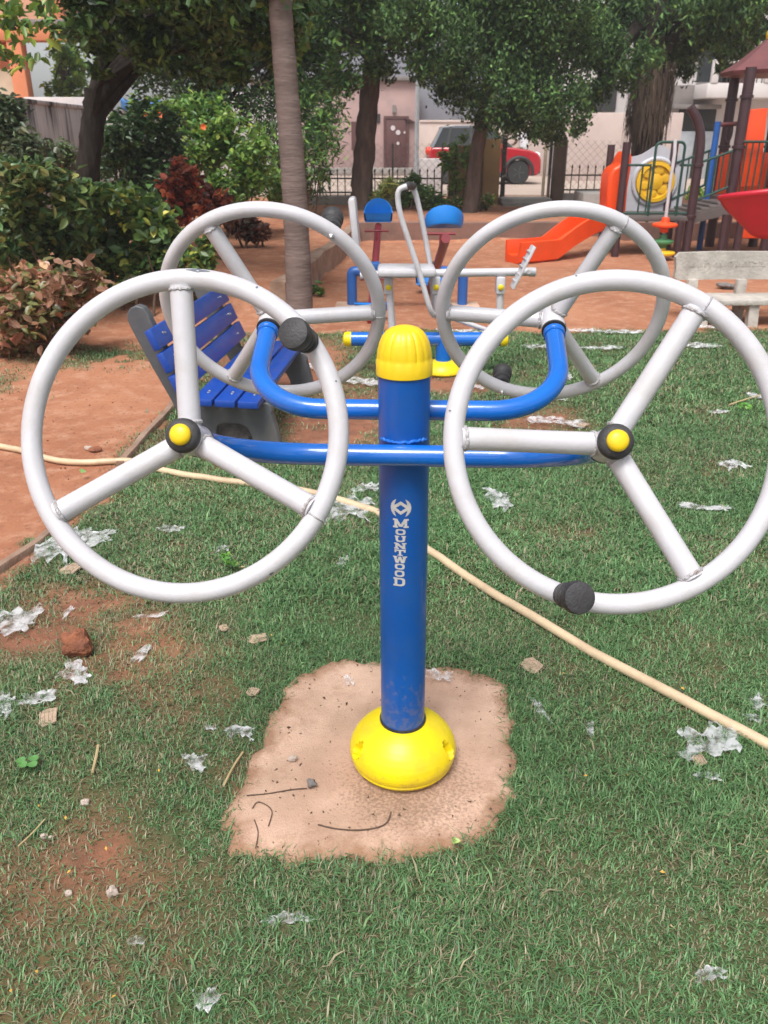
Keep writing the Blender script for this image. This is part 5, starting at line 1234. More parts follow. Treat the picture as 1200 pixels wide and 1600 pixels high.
E_ = [(0, 1), (1, 2), (2, 3), (3, 4), (4, 5), (5, 6), (2, 7), (7, 8), (8, 9), (9, 10), (2, 11), (11, 12), (12, 13), (13, 14), (0, 15), (15, 16), (16, 17), (17, 18), (0, 19), (19, 20), (20, 21), (21, 22)]
skin_body('body', J, E_, M['skin'], pr_)
skin_body('shirt', [((0, 0, .86), .175, .13), ((0, .03, 1.15), .165, .125), ((0, .07, 1.35), .18, .12), ((0, .08, 1.44), .10, .09), ((-.19, .07, 1.39), .075), ((-.27, .11, 1.18), .07), ((.19, .07, 1.39), .075), ((.26, .09, 1.18), .07)], [(0, 1), (1, 2), (2, 3), (2, 4), (4, 5), (2, 6), (6, 7)], M['shirt'], pr_)
skin_body('trousers', [((0, 0, .94), .15, .115), ((-.10, 0, .82), .10), ((-.11, .02, .47), .078), ((-.12, -.01, .10), .068), ((.10, 0, .82), .10), ((.11, .03, .47), .078), ((.12, 0, .10), .068)], [(0, 1), (1, 2), (2, 3), (0, 4), (4, 5), (5, 6)], M['trouser'], pr_)
MB().sphere((0, .11, 1.72), .098, 14, 10, (.95, 1.08, .85)).build('hair', M['hair'], pr_)
for s2 in (-1, 1):
    MB().sphere((s2 * .034, .205, 1.665), .011, 8, 6).build('eye', M['shirt'], pr_)
    MB().sphere((s2 * .09, .12, 1.645), .022, 8, 6, (.4, .8, 1.2)).build('ear', M['skin'], pr_)
    for k in range(4): a_ = Vector((s2 * .14 + (k - 1.5) * .016, .44 if s2 < 0 else .40, 1.09 if s2 < 0 else 1.0)); MB().tube([a_, a_ + Vector((0, .035, -.008)), a_ + Vector((0, .055, -.03))], [.009, .008, .006], 6).build('finger', M['skin'], pr_)
    a_ = Vector((s2 * .14 - s2 * .035, .40, 1.08 if s2 < 0 else .99)); MB().tube([a_, a_ + Vector((-s2 * .02, .03, -.01))], [.010, .008], 6).build('thumb', M['skin'], pr_)
MB().bar((0, .215, 1.65), (0, .235, 1.625), .022, .02).build('nose', M['skin'], pr_)

# ------------------------------------------------------------------ foliage tools
def leaf_geo(c, L, W, col, r, droop=.35, hexa=True, flat=1.2, dirs=None):
    n = len(c)
    d = r.normal(size=(n, 3)); d[:, 2] = d[:, 2] * .55 - droop
    if dirs is not None: d = d * .6 + dirs
    d /= np.linalg.norm(d, axis=1)[:, None]
    up = r.normal(size=(n, 3)) * .7; up[:, 2] += flat
    s = np.cross(d, up); s /= np.linalg.norm(s, axis=1)[:, None] + 1e-9; nn = np.cross(s, d)
    L = L * r.uniform(.7, 1.25, n)[:, None]; W = W * r.uniform(.75, 1.2, n)[:, None]
    if hexa:
        cur = nn * L * r.uniform(-.12, .02, n)[:, None]; fold = nn * W * .18
        v = np.stack([c - d * L / 2, c - d * L * .18 + s * W / 2 + fold, c + d * L * .2 + s * W * .4 + fold, c + d * L / 2 + cur * 2, c + d * L * .2 - s * W * .4 + fold, c - d * L * .18 - s * W / 2 + fold], 1)
        base = (np.arange(n) * 6)[:, None]; F_ = np.concatenate([base + np.array([0, 1, 2, 3]), base + np.array([0, 3, 4, 5])], 0); k = 6
    else:
        v = np.stack([c - d * L / 2, c + s * W / 2, c + d * L / 2 - nn * L * .08, c - s * W / 2], 1)
        base = (np.arange(n) * 4)[:, None]; F_ = base + np.array([0, 1, 2, 3]); k = 4
    return v.reshape(-1, 3), F_, np.repeat(col, k, 0), (d, s, nn, L, W)
def leaf_obj(name, V_, F_, cols, parent, m='leaf', kind='stuff'):
    me_ = bpy.data.meshes.new(name); np_mesh(me_, V_, F_, False); col_attr(me_, cols); me_.materials.append(M[m])
    o_ = link(bpy.data.objects.new(name, me_)); o_.parent = parent
    if parent is not None: o_.matrix_parent_inverse = WM(parent).inverted()
    if kind: o_['kind'] = kind
    return o_
TONE = [None]
def crown_pts(blobs, Y, D_, n, r, sub=14, tight=.22, zs=1.0):
    tone = []
    wts = np.array([b[2] ** 2 for b in blobs], float); wts /= wts.sum(); out = []
    for b, w_ in zip(blobs, wts):
        k = max(4, int(n * w_)); px, py, rp = b[:3]; c0 = np.array(P(px, py, Y + r.uniform(-D_, D_))); R0 = rp * pxm(py, Y)
        ns_ = max(3, int(sub * (1 if rp < 60 else 1.6)))
        # sub-clumps through a shell-heavy ball
        u = r.normal(size=(ns_, 3)); u /= np.linalg.norm(u, axis=1)[:, None]; rad = r.uniform(.15, 1, ns_)[:, None] ** .5
        sc_ = c0 + u * rad * R0 * np.array([1, 1.15, .95])
        idx = r.integers(0, ns_, k); pos = sc_[idx] + r.normal(size=(k, 3)) * R0 * tight * np.array([1, 1, zs])
        out.append(pos); tone.append(r.normal(1, .22, ns_)[idx])
    TONE[0] = np.clip(np.concatenate(tone), .5, 1.7)[:, None]
    return np.concatenate(out)
LEAFK = 1.7
def pal(n, cols, wts, r, var=.22):
    c = np.array(cols, float)[r.choice(len(cols), n, p=np.array(wts) / sum(wts))]
    return np.clip(LEAFK * c * (1 + r.normal(size=(n, 1)) * var) * (1 + r.normal(size=(n, 3)) * .06), .004, 1)
def gz(x, y): return float(ground_z(x, y))
def tree(name, label, trunk, tr, bark, blobs, Y, D_, n, L, W, cols, wts, seed, hexa=False, droop=.35, limbs=6, mat_='leaf_small', tight=.22, group='park trees', jit=.10, sub=14, zs=1.0):
    r = np.random.default_rng(seed); base = Vector(trunk[0])
    t = thing(name, label, 'tree', (base.x, base.y, gz(base.x, base.y)), group=group)
    pts = bezier(trunk, 7); m_ = len(pts); rr = [tr[0] + (tr[1] - tr[0]) * (i / (m_ - 1)) for i in range(m_)]; rr[0] *= 1.3; rr[1] *= 1.12
    tk = MB().tube(pts, rr, 16, jit=jit).build('trunk', M[bark], t, world=True)
    C_ = crown_pts(blobs, Y, D_, n, r, sub, tight, zs)
    top = Vector(trunk[-1]); big = sorted(blobs, key=lambda b: -b[2])
    for k in range(limbs):
        b = blobs[int(r.integers(0, len(blobs)))]; e = P(b[0], b[1], Y + r.uniform(-D_, D_) * .6); st_ = Vector(trunk[-1 - int(r.integers(0, 2))])
        if (e - st_).length < .2: continue
        mid = st_.lerp(e, .5) + Vector((0, 0, .12 * (e - st_).length)); MB().tube(bezier([st_, mid, e], 6), np.linspace(tr[1] * .6, .012, 13), 8, jit=.08).build('limb', M[bark], tk, world=True)
    V_, F_, cc, _ = leaf_geo(C_, L, W, pal(len(C_), cols, wts, r) * TONE[0], r, droop, hexa)
    leaf_obj('crown', V_, F_, cc, t, mat_)
    return t
GREEN_D = [(.028, .055, .022), (.04, .075, .026), (.06, .11, .03)]
GREEN_M = [(.05, .10, .03), (.075, .14, .035), (.12, .19, .04)]
GREEN_L = [(.09, .17, .035), (.14, .23, .045), (.22, .28, .05)]
# left tree in the shrub bed
YA = 9.3
ta = tree('shade_tree', 'dark trunked tree forking above the left shrub bed', [P(135, 330, YA) * 1.0, P(138, 260, YA), P(146, 190, YA), P(150, 140, YA)], (.118, .112), 'bark_dark',
     [(128, 10, 42), (180, 25, 60), (250, 15, 60), (320, 30, 60), (390, 20, 60), (420, 60, 45), (230, 65, 40), (290, 80, 45), (350, 85, 45), (150, -80, 80), (260, -80, 90), (370, -80, 90), (122, 50, 22), (160, 75, 22), (440, 20, 50), (150, 110, 10), (165, 115, 9)], YA, 1.2, 15000, .10, .048, GREEN_D + [(.10, .17, .04)], (3, 4, 3, 2.5), 11, True, .3, 7, 'leaf')
tkA = [c for c in ta.children if c.name.startswith('trunk')][0]
for pts, r0, r1 in (([P(150, 145, YA), P(160, 100, YA), P(158, 60, YA), P(165, 0, YA), P(180, -90, YA)], .075, .05), ([P(150, 165, YA), P(178, 125, YA), P(200, 95, YA), P(225, 40, YA + .3), P(270, -60, YA + .5)], .088, .05)):
    q_ = bezier(pts, 6); MB().tube(q_, np.linspace(r0, r1, len(q_)), 12, jit=.1).build('limb', M['bark_dark'], tkA, world=True)
MB().tube([Vector((P(135, 330, YA).x - .02, YA, gz(-3.2, YA) - .05)), P(135, 330, YA), P(137, 300, YA)], [.19, .15, .14], 14, jit=.08).build('root_flare', M['bark_dark'], tkA, world=True)
# near branchlets entering from the left edge
tree('leafy_tree', 'broad leaved branches hanging in from the upper left edge', [(-5.0, 7.4, 0), (-4.9, 7.4, 1.2), (-4.6, 7.4, 2.4), (-4.2, 7.4, 3.0)], (.09, .05), 'bark', [(25, 45, 32), (60, 35, 34), (12, 85, 28), (88, 55, 20), (55, 90, 14), (5, 15, 40), (35, 95, 14), (-40, 40, 60), (75, 10, 24)], 7.4, .4, 260, .12, .052, GREEN_M + [(.26, .30, .05)], (2, 3, 2, 1.5), 12, True, .45, 3, 'leaf')
# darker tree behind, middle left
tree('dark_tree', 'dark small-leaved tree hanging low between the left trunk and the palm', [(P(330, 300, 16.5).x, 16.5, .26), (P(335, 200, 16.5).x, 16.5, 1.8), (P(330, 100, 16.5).x, 16.6, 2.9)], (.13, .09), 'bark_dark', [(255, 125, 45), (310, 125, 50), (360, 135, 45), (392, 160, 28), (290, 75, 70), (380, 75, 70), (385, 190, 14), (345, 165, 22), (220, 60, 70), (440, 90, 50), (270, -20, 90), (400, -20, 90), (180, 90, 40), (300, 160, 22)], 16.5, 1.2, 22000, .11, .05, GREEN_D, (4, 3, 1), 13)
tree('garden_tree', 'light green tree behind the porch of the orange house', [(P(98, 200, 21.5).x, 21.5, .26), (P(100, 120, 21.5).x, 21.5, 2.4), (P(95, 80, 21.5).x, 21.5, 3.2)], (.10, .06), 'bark', [(96, 112, 22), (110, 95, 22), (84, 140, 14), (112, 135, 20), (92, 85, 18)], 21.5, .5, 1500, .16, .08, GREEN_L, (2, 3, 1), 14)
# tree behind the fence line with the leaning pale trunk
YT = 17.6
tree('park_tree', 'thick leaning trunk tree with mid-green crown right of the palm', [(P(566, 330, YT).x, YT, TZ - .1), P(566, 290, YT), P(570, 230, YT), P(577, 150, YT), P(585, 70, YT), P(590, 0, YT)], (.235, .14), 'bark_pale', [(500, 25, 55), (560, 30, 50), (590, 85, 32), (480, 85, 48), (530, 95, 42), (440, 50, 60), (600, 0, 60), (545, 130, 18), (510, 130, 25), (470, 130, 30), (560, -60, 90), (470, -60, 90), (600, 45, 35), (605, 110, 16)], YT, 1.3, 26000, .12, .06, GREEN_M + [(.035, .07, .025)], (3, 3, 1, 3), 15)
YD = 16.9
tree('weeping_tree', 'slender leaning trunk tree with dense dark drooping crown before the gate', [(P(733, 338, YD).x, YD, TZ - .1), P(737, 310, YD), P(742, 260, YD), P(750, 210, YD), P(760, 150, YD), P(770, 80, YD)], (.155, .10), 'bark_pale', [(650, 55, 42), (700, 75, 50), (760, 60, 60), (820, 70, 60), (880, 80, 60), (720, 140, 36), (780, 150, 50), (840, 165, 45), (890, 165, 38), (920, 150, 24), (862, 205, 24), (905, 200, 14), (680, 0, 70), (760, -20, 80), (850, -10, 80), (690, 120, 32), (800, 190, 22), (760, 180, 24), (655, 105, 20), (835, 205, 16), (640, 20, 45), (920, 60, 50)], YD, 1.6, 62000, .088, .042, GREEN_D + [(.10, .17, .05)], (3, 4, 3, 1), 16, False, .8, 4, tight=.15, sub=46, zs=1.5)
YE = 18.2
te = tree('shaggy_tree', 'big tree with shaggy hanging-fibre trunk and feathery leaves behind the play structure', [(P(1010, 330, YE).x, YE, TZ - .1), P(1010, 250, YE), P(1012, 180, YE), P(1014, 100, YE), P(1018, 20, YE)], (.29, .30), 'bark_dark', [(960, 35, 55), (1010, 25, 60), (1060, 50, 55), (1110, 30, 45), (1160, 25, 40), (1195, 30, 50), (955, 95, 38), (1005, 105, 32), (1060, 95, 32), (945, 135, 20), (1130, 0, 70), (1000, -50, 80), (1100, -50, 80), (1190, -40, 80), (930, 60, 45), (1135, 85, 18), (1125, 105, 10), (1035, 125, 16), (975, 125, 20), (1165, 85, 14)], YE, 1.4, 42000, .14, .042, GREEN_D + [(.10, .17, .045)], (3, 4, 2, 1), 17, False, .75, 6, tight=.14, sub=34, zs=1.3)
r = np.random.default_rng(5); vs = []; fs = []
for k in range(900):
    a_ = r.uniform(0, 2 * PI); z1 = P(1012, r.uniform(95, 200), YE).z; ln = r.uniform(.25, .7); rad = .31 + .16 * r.random() * (z1 > 1.9); c_ = Vector((P(1013, 180, YE).x + rad * math.cos(a_), YE + rad * math.sin(a_), z1)); tv = Vector((-math.sin(a_), math.cos(a_), 0)) * r.uniform(.006, .018)
    e_ = c_ + Vector((math.cos(a_) * r.uniform(-.1, .06), math.sin(a_) * r.uniform(-.1, .06), -ln)) + tv * r.uniform(-6, 6); q = len(vs); vs += [c_ - tv, c_ + tv, e_ + tv * .4, e_ - tv * .4]; fs.append((q, q + 1, q + 2, q + 3))
o = MB().add(vs, fs).build('hanging_fibres', M['shag'], te, world=True, ang=0); o['kind'] = 'stuff'
# fan palm-like pale green sprays left of that trunk
# palm with ringed trunk
YPm = 7.75
pm = thing('palm_tree', 'straight ringed grey-brown palm trunk beside the soil path', 'palm tree', (P(468, 495, YPm).x, YPm, gz(P(468, 495, YPm).x, YPm)), group='park trees')
bx_ = P(468, 492, YPm).x; tpx = P(440, 0, YPm); pts = []; rr = []; H_ = 6.2
for i in range(140):
    t = i / 139; z = -.05 + H_ * t; x = bx_ + (tpx.x - bx_) * (z / tpx.z) + .015 * math.sin(z * 1.7); pts.append((x, YPm + .02 * math.sin(z), z)); ring_ = .004 if (i % 7) in (0,) else (0.002 if (i % 7) == 6 else 0)
    rr.append(.120 - .029 * min(1, z / 2.6) + .02 * math.exp(-max(z, 0) / .15) - .010 * max(0, (z - 2.6) / 4) + ring_)
tkp = MB().tube(pts, rr, 24, jit=.012).build('trunk', M['palm_trunk'], pm, world=True)
rp = np.random.default_rng(21)
for k in range(11):
    a_ = k * 2 * PI / 11 + .3; top = Vector(pts[-1]); el = rp.uniform(.2, .9); fr = []
    for j in range(14): u = j / 13; fr.append(top + Vector((math.cos(a_), math.sin(a_), 0)) * (2.3 * u) + Vector((0, 0, 2.0 * el * u - 2.0 * u * u)))
    mb = MB().tube(fr, np.linspace(.025, .006, 14), 5)
    for j in range(2, 14):
        for s2 in (-1, 1):
            sd = Vector((-math.sin(a_), math.cos(a_), 0)) * s2; p0 = fr[j]; e_ = p0 + sd * .45 + Vector((math.cos(a_), math.sin(a_), 0)) * .2 - Vector((0, 0, .2)); q = Vector((math.cos(a_), math.sin(a_), 0)) * .02; mb.add([p0 - q, p0 + q, e_], [(0, 1, 2)])
    mb.build('frond', mat('frond_green', (.05, .1, .03), .5) if k == 0 else bpy.data.materials['frond_green'], pm, world=True, ang=0)

# ------------------------------------------------------------------ shrubs
def unit_leaf(col, name='leaf'):
    v = [(0, -.5, 0), (.5, -.18, .18), (.4, .2, .18), (0, .5, -.08), (-.4, .2, .18), (-.5, -.18, .18)]
    me_ = bpy.data.meshes.new(name); me_.from_pydata(v, [], [(0, 1, 2, 3), (0, 3, 4, 5)]); col_attr(me_, np.array([col] * 6)); me_.materials.append(M['leaf']); return me_
def shrub(name, label, blobs, Y, D_, n, L, W, cols, wts, seed, single=0, stems=6, droop=.25, hexa=True, cat='shrub', mat_='leaf', tight=.25, group='shrubs', sub=14, stem_mat='twig', base_px=None):
    r = np.random.default_rng(seed); xs = [P(b[0], b[1], Y).x for b in blobs]; bx2 = sum(xs) / len(xs); zg2 = gz(bx2, Y)
    t = thing(name, label, cat, (bx2, Y, zg2), group=group)
    C_ = crown_pts(blobs, Y, D_, n, r, sub, tight); C_ = C_[C_[:, 2] > zg2 + .03]
    col = pal(len(C_), cols, wts, r); idx = np.arange(len(C_)); V_, F_, cc, (d, s2, nn, L2, W2) = leaf_geo(C_, L, W, col, r, droop, hexa)
    if single:
        dist = np.hypot(C_[:, 0], C_[:, 1]) - .25 * C_[:, 2]; sel = np.argsort(dist)[:single]
        metas = [unit_leaf(c_) for c_ in cols]; keep = np.ones(len(C_), bool); keep[sel] = False
        for i in sel:
            me_ = metas[int(np.argmin(((np.array(cols) - col[i]) ** 2).sum(1)))]; o_ = link(bpy.data.objects.new('leaf', me_)); o_.parent = t
            mw = Matrix(((s2[i][0], d[i][0], nn[i][0], C_[i][0]), (s2[i][1], d[i][1], nn[i][1], C_[i][1]), (s2[i][2], d[i][2], nn[i][2], C_[i][2]), (0, 0, 0, 1))) @ Matrix.Diagonal((float(W2[i][0]), float(L2[i][0]), float(W2[i][0]), 1))
            o_.matrix_local = WM(t).inverted() @ mw
        V_, F_, cc, _ = leaf_geo(C_[keep], L, W, col[keep], r, droop, hexa)
    leaf_obj('foliage', V_, F_, cc, t, mat_)
    for k in range(stems):
        b = blobs[int(r.integers(0, len(blobs)))]; e = P(b[0], b[1], Y + r.uniform(-D_, D_) * .6); s0 = Vector((e.x + (bx2 - e.x) * .35 + r.uniform(-.1, .1), Y + r.uniform(-.15, .15), 0)); s0.z = gz(s0.x, s0.y) - .03
        if e.z < s0.z + .1: continue
        MB().tube(bezier([s0, s0.lerp(e, .5) + Vector((r.uniform(-.06, .06), 0, .05)), e], 5), np.linspace(.018, .006, 11), 6).build('stem', M[stem_mat], t, world=True)
    return t
VAR = [(.06, .12, .035), (.10, .17, .045), (.33, .34, .07), (.05, .08, .03)]
shrub('coleus_shrub', 'low shrub with pinkish bronze leaves at the left edge by the path', [(18, 448, 34), (66, 446, 36), (112, 446, 34), (138, 462, 22), (28, 495, 36), (78, 492, 36), (118, 492, 26), (14, 540, 28), (50, 538, 26), (85, 530, 20), (-30, 470, 40)], 6.5, .25, 2300, .105, .056, [(.24, .115, .07), (.33, .18, .115), (.15, .15, .055), (.10, .10, .04)], (4, 2.4, 2.8, 2), 31, 150, 8)
shrub('green_shrub', 'dense glossy green shrub at the left edge behind the bronze one', [(20, 295, 36), (70, 285, 36), (108, 312, 36), (30, 345, 40), (80, 360, 42), (125, 370, 34), (10, 395, 40), (60, 400, 36), (-30, 340, 50), (110, 405, 26)], 7.5, .4, 3200, .11, .05, [(.045, .085, .03), (.065, .12, .04), (.11, .16, .05), (.20, .19, .06)], (4, 3, 2, .6), 32, 130, 8)
shrub('variegated_shrub', 'shrub with large green and yellow blotched leaves right of the green one', [(165, 318, 32), (205, 335, 36), (245, 345, 36), (180, 380, 42), (230, 395, 42), (280, 400, 36), (312, 412, 22), (200, 430, 32), (160, 420, 34), (300, 440, 24), (330, 380, 16), (260, 430, 24)], 7.9, .4, 2600, .135, .075, VAR, (4, 3, 1.6, 3), 33, 150, 8)
shrub('copperleaf_shrub', 'rust red leaved shrub between the left bushes and the wheels', [(284, 268, 18), (270, 295, 20), (300, 288, 20), (322, 308, 20), (346, 320, 16), (290, 320, 26), (330, 335, 18), (275, 330, 18)], 10.2, .3, 1500, .12, .06, [(.30, .07, .04), (.38, .11, .06), (.12, .035, .03), (.07, .03, .025)], (3, 2, 2, 2), 34, 60, 5)
shrub('maroon_plant', 'low dark maroon plant at the end of the path beside the palm', [(388, 352, 18), (368, 348, 18), (408, 362, 12), (395, 365, 16)], 11.4, .2, 700, .12, .05, [(.08, .035, .03), (.14, .06, .04), (.05, .045, .025)], (3, 2, 1), 35, 0, 4)
shrub('dark_bush', 'dark green bush just right of the left tree trunk', [(195, 205, 34), (238, 195, 34), (212, 250, 42), (262, 240, 34), (182, 240, 34), (225, 290, 38), (180, 290, 34), (255, 290, 30)], 11.0, .5, 5200, .085, .042, GREEN_D, (4, 3, 1.2), 36, 0, 7)
shrub('hibiscus_bush', 'light green bush with orange flowers before the off-white back wall', [(222, 178, 20), (288, 180, 30), (325, 185, 34), (362, 215, 32), (398, 250, 34), (340, 245, 40), (300, 225, 34), (425, 290, 26), (385, 285, 34), (350, 295, 30), (255, 175, 22)], 12.8, .6, 6500, .10, .055, GREEN_M + GREEN_L, (2, 3, 3, 2, 2, 1), 37, 0, 8)
shrub('corner_bush', 'dull green bush covering the stained wall at the left edge', [(12, 175, 26), (8, 205, 30), (38, 232, 26), (70, 240, 22), (30, 260, 26), (-20, 220, 40)], 9.2, .3, 1900, .085, .042, [(.05, .075, .04), (.075, .10, .055), (.11, .13, .07)], (3, 3, 1.5), 38, 0, 5)
shrub('low_bush', 'fine leaved bush with tiny orange flowers left of the tree trunk', [(75, 250, 24), (108, 245, 22), (95, 275, 24), (60, 275, 24)], 10.4, .3, 1700, .06, .03, [(.06, .09, .035), (.09, .12, .045), (.4, .13, .03)], (4, 3, .25), 39, 0, 5)
shrub('bamboo_clump', 'tall narrow-leaved clump hiding the low building behind the palm', [(480, 170, 36), (512, 195, 28), (500, 232, 34), (458, 232, 36), (486, 280, 32), (440, 275, 32), (425, 205, 32), (470, 130, 36), (420, 160, 28), (520, 165, 18), (445, 310, 26)], 15.6, .7, 6500, .14, .034, GREEN_M + [(.03, .06, .022)], (2, 2, 1, 4), 40, 0, 9, .6, False, 'bamboo', 'leaf_small')
shrub('spiky_plant', 'yellow-green spiky plant at the fence base right of the thick trunk', [(602, 300, 13), (612, 290, 11), (592, 308, 11)], 17.3, .2, 420, .28, .028, [(.30, .30, .09), (.18, .22, .07), (.10, .15, .045)], (2, 2, 2), 41, 0, 3, -.5, False, 'plant', tight=.2)
shrub('fence_shrub', 'leafy green shrub before the picket fence left of the gate wall', [(640, 302, 20), (664, 306, 18), (625, 312, 14), (680, 318, 14), (648, 282, 10)], 17.6, .3, 1900, .10, .045, GREEN_M, (3, 3, 1), 42, 0, 4)
shrub('vine', 'vine climbing the tan wall beside the gate pillar', [(708, 240, 16), (703, 265, 14), (712, 290, 14), (728, 250, 12), (735, 235, 9), (700, 318, 12), (715, 320, 10), (690, 245, 8), (722, 215, 7)], 18.6, .15, 800, .11, .05, GREEN_L + [(.06, .10, .03)], (3, 2, 1, 2), 43, 0, 4)
shrub('seedling', 'small green seedling at the kerb beside the palm foot', [(495, 452, 9), (490, 462, 8), (500, 460, 7)], 9.15, .05, 70, .08, .04, GREEN_M, (2, 2, 1), 44, 0, 2)
shrub('weed_tuft', 'weeds and dry stalks around the slender leaning trunk foot', [(715, 322, 10), (752, 318, 12), (765, 312, 9), (700, 330, 8)], 17.2, .2, 600, .11, .04, GREEN_M + [(.3, .24, .12)], (2, 2, 1, 2), 45, 0, 3)
shrub('hedge_plant', 'yellowish shrub on the right of the play ramp before the white building', [(1140, 280, 14), (1150, 262, 12), (1130, 296, 12), (1085, 300, 12)], 15.2, .2, 700, .09, .045, GREEN_L, (2, 2, 1), 46, 0, 3)
shrub('path_weed', 'broad-leaved weed growing at the path edge beneath the left front hub', [(118, 750, 12), (138, 748, 13), (130, 762, 10), (150, 758, 8)], 3.86, .03, 34, .055, .034, [(.08, .19, .06), (.13, .25, .08), (.24, .30, .09)], (3, 3, 1), 47, 0, 3, -.1, True, 'weed')
shrub('grass_weed', 'small round-leaved weed inside the left front wheel near the plastic shred', [(352, 872, 8), (362, 880, 8), (348, 884, 7)], 2.86, .02, 40, .022, .016, [(.09, .22, .05), (.16, .30, .06)], (2, 1), 48, 0, 2, -.1, True, 'weed')
shrub('lawn_weed', 'leafy bright green weed on the lawn at the right edge', [(1165, 645, 12), (1180, 655, 12), (1150, 655, 10)], 4.95, .05, 120, .055, .03, [(.10, .22, .05), (.16, .28, .07)], (2, 1), 49, 0, 3, -.1, True, 'weed')
shrub('pad_weed', 'tiny pale green weed at the front rim of the concrete pad', [(718, 1322, 9), (728, 1330, 7), (712, 1312, 5)], 1.465, .01, 34, .015, .011, [(.16, .25, .08), (.22, .3, .10)], (2, 1), 50, 0, 2, -.1, True, 'weed')
# clover-like three-leaf seedling in the lower left
g = G(46, 1206); cl = thing('clover_seedling', 'three round bright green leaves of a seedling in the lower left grass', 'seedling', (g.x, g.y, gz(g.x, g.y)))
m_ = mat('clover_leaf', (.10, .26, .07), .5, (.13, .31, .09), 60, transl=.2)
for k, (dx, dy, rr_) in enumerate(((-.019, .003, .013), (.012, .011, .012), (-.006, -.014, .012), (.018, -.012, .012))):
    mb = MB(); vs = [(dx, dy, .034)] + [(dx + rr_ * math.cos(a_) * (1.15 if k % 2 else 1), dy + rr_ * math.sin(a_), .037 + .002 * math.sin(a_ * 2)) for a_ in np.linspace(0, 2 * PI, 15)[:-1]]
    mb.add(vs, [(0, i + 1, (i + 1) % 14 + 1) for i in range(14)]).build('leaf', m_, cl); MB().tube([(0, 0, -.005), (dx * .6, dy * .6, .025), (dx, dy, .034)], .0012, 6).build('stem', m_, cl)
fm = mat('orange_petal', (.75, .14, .03), .5)
for (x, y) in ((228, 181), (252, 179), (318, 198)):
    c_ = P(x, y, 12.3); mb = MB()
    for k in range(5): a_ = k * 2 * PI / 5; u = Vector((math.cos(a_), -.3, math.sin(a_))) * .045; w2 = Vector((-math.sin(a_), 0, math.cos(a_))) * .026; mb.add([c_, c_ + u * .6 + w2, c_ + u, c_ + u * .6 - w2], [(0, 1, 2, 3)])
    hb_ = [o_ for o_ in bpy.data.objects if o_.name.startswith('hibiscus_bush')][0]; mb.build('flower', fm, hb_, world=True, ang=0)

# loose crumbs of soil, bark and grit on the pad and the bare ground
rc_ = np.random.default_rng(77); vs = []; fs = []
def crumbs(n, x0, x1, y0, y1, test, zf, s0, s1):
    k = 0
    while k < n:
        x, y = rc_.uniform(x0, x1), rc_.uniform(y0, y1)
        if not test(x, y): continue
        k += 1; s = s0 + (s1 - s0) * rc_.random() ** 3; q = len(vs); c = Vector((x, y, zf(x, y) + s * .25)); pts = [c + Vector(rc_.normal(size=3)) * s * .6 for _ in range(5)]
        vs.extend(pts); fs.extend([(q, q + 1, q + 2), (q, q + 2, q + 3), (q, q + 3, q + 4), (q, q + 4, q + 1), (q + 1, q + 3, q + 2), (q + 1, q + 4, q + 3)])
inp = lambda x, y: bool(in_poly(np.array([x]), np.array([y]), SX, SY)[0])
crumbs(420, -.45, .45, 1.4, 2.3, inp, lambda x, y: .017, .0012, .0055)
o = MB().add(vs, fs).build('grit', M['twig'], ang=0); o['kind'] = 'stuff'
vs = []; fs = []
crumbs(900, -2.8, 1.5, 1.0, 5.5, lambda x, y: not inp(x, y) and float(cover(x, y)) < .6, gz, .002, .010)
o = MB().add(vs, fs).build('soil_crumbs', M['rock'], ang=0); o['kind'] = 'stuff'
vs = []; fs = []
crumbs(500, -2.8, 3, 1.0, 7.5, lambda x, y: not inp(x, y), lambda x, y: gz(x, y) + .008, .002, .009)
o = MB().add(vs, fs).build('dry_chaff', M['straw'], ang=0); o['kind'] = 'stuff'
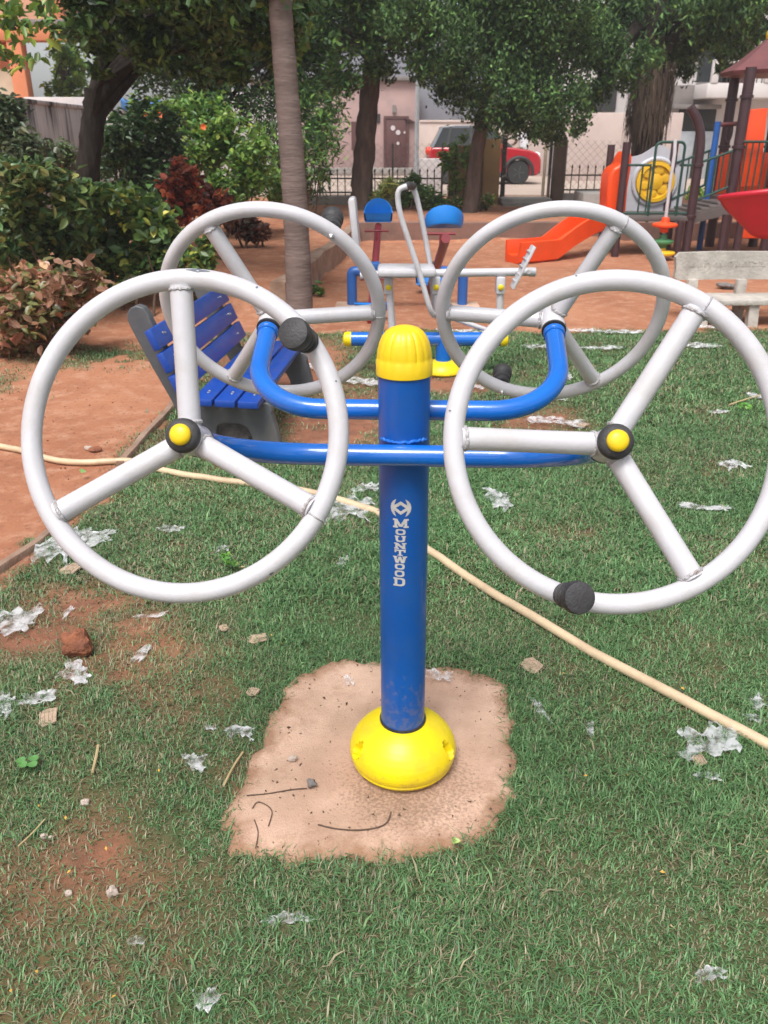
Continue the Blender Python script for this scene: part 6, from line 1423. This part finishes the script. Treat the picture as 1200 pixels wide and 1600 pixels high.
# ------------------------------------------------------------------ lawn grass: real blades
r = np.random.default_rng(99)
def grass(n_try, y0, y1, hmul, wmul, power):
    y = r.uniform(y0, y1, n_try); half = .62 * y + 1.5; x = r.uniform(-1, 1, n_try) * (.62 * y1 + 1.5); ok = np.abs(x) < half
    x, y = x[ok], y[ok]; c = cover(x, y); pk = np.clip(c, 0, 1) ** power
    clump = .25 + 1.35 * fbm(x, y, 9, 3)
    for (fx_, fy_, fr_) in FLAT:
        near = (np.abs(x - fx_) < fr_) & (np.abs(y - fy_) < fr_)
        if near.any(): pk = np.where(near & (np.hypot(x - fx_, y - fy_) < fr_ * .75), pk * .45, pk)
    ok = r.random(len(x)) < pk * clump; x, y, c = x[ok], y[ok], c[ok]; n = len(x)
    z = ground_z(x, y) - .002
    az = r.uniform(0, 2 * PI, n); tall = fbm(x, y, 3.2, 12)
    h = hmul * (.010 + .022 * r.random(n) ** 1.5) * (.35 + 1.3 * tall) * (.6 + .4 * c); ln = h * r.uniform(.5, 1.7, n); wd = wmul * r.uniform(.0009, .0020, n)
    big = r.random(n) < .012; h = np.where(big, h * 1.5, h); ln = np.where(big, ln * 1.6, ln); wd = np.where(big, wd * 1.7, wd)
    dx, dy = np.cos(az), np.sin(az); sx_, sy_ = -dy, dx
    b0 = np.stack([x, y, z], -1); S = np.stack([sx_, sy_, np.zeros(n)], -1) * wd[:, None]; Dv = np.stack([dx, dy, np.zeros(n)], -1) * ln[:, None]; Zv = np.stack([np.zeros(n), np.zeros(n), h], -1)
    m1 = b0 + Dv * .38 + Zv * .72; tp = b0 + Dv * 1.0 + Zv * r.uniform(.55, 1.05, n)[:, None]
    V_ = np.stack([b0 - S, b0 + S, m1 + S * .85, m1 - S * .85, tp], 1).reshape(-1, 3)
    k = (np.arange(n) * 5)[:, None]; T3 = np.concatenate([k + np.array([0, 1, 2]), k + np.array([0, 2, 3]), k + np.array([3, 2, 4])], 0)
    cols = np.array([(.085, .190, .070), (.118, .242, .090), (.170, .300, .118), (.215, .205, .115), (.30, .26, .165)])
    dry = np.clip(.11 + .55 * (1 - c) + .55 * (fbm(x, y, 2.4, 20) - .42), .02, .75)
    u = r.random(n); gi = r.choice(3, n, p=(.4, .4, .2)); ci = np.where(u < dry, np.where(r.random(n) < .6, 3, 4), gi)
    col = cols[ci] * (1 + r.normal(size=(n, 1)) * .2); col = np.clip(col * (.8 + .4 * fbm(x, y, 1.3, 33))[:, None], .01, 1)
    return V_, T3, np.repeat(col, 5, 0)
parts = [grass(680000, .55, 2.6, .88, .88, 1.05), grass(660000, 2.6, 4.6, 1.0, 1.35, 1.1), grass(450000, 4.6, 7.6, 1.05, 1.9, 1.1)]
off = 0; VV = []; TT = []; CC = []
for V_, T3, cc in parts: VV.append(V_); TT.append(T3 + off); CC.append(cc); off += len(V_)
V_ = np.concatenate(VV); T3 = np.concatenate(TT); cc = np.concatenate(CC)
print('grass tris', len(T3))
me = bpy.data.meshes.new('lawn_grass'); np_mesh(me, V_, T3, False); col_attr(me, cc); me.materials.append(M['grass'])
tag(link(bpy.data.objects.new('lawn_grass', me)), 'short patchy green lawn grass around the exerciser', 'grass', kind='stuff')

# thin daylight haze over the whole park
mb = MB().box((0, 50, 8.5), (190, 150, 21)); hz = mb.build('haze', None, ang=0); hz['kind'] = 'stuff'
hm = bpy.data.materials.new('haze'); hm.use_nodes = True; hn = hm.node_tree.nodes; hn.remove(hn['Principled BSDF'])
pv = hn.new('ShaderNodeVolumePrincipled'); pv.inputs['Color'].default_value = (.93, .94, .96, 1); pv.inputs['Density'].default_value = .0016
hm.node_tree.links.new(pv.outputs[0], hn['Material Output'].inputs['Volume']); hz.data.materials.append(hm)
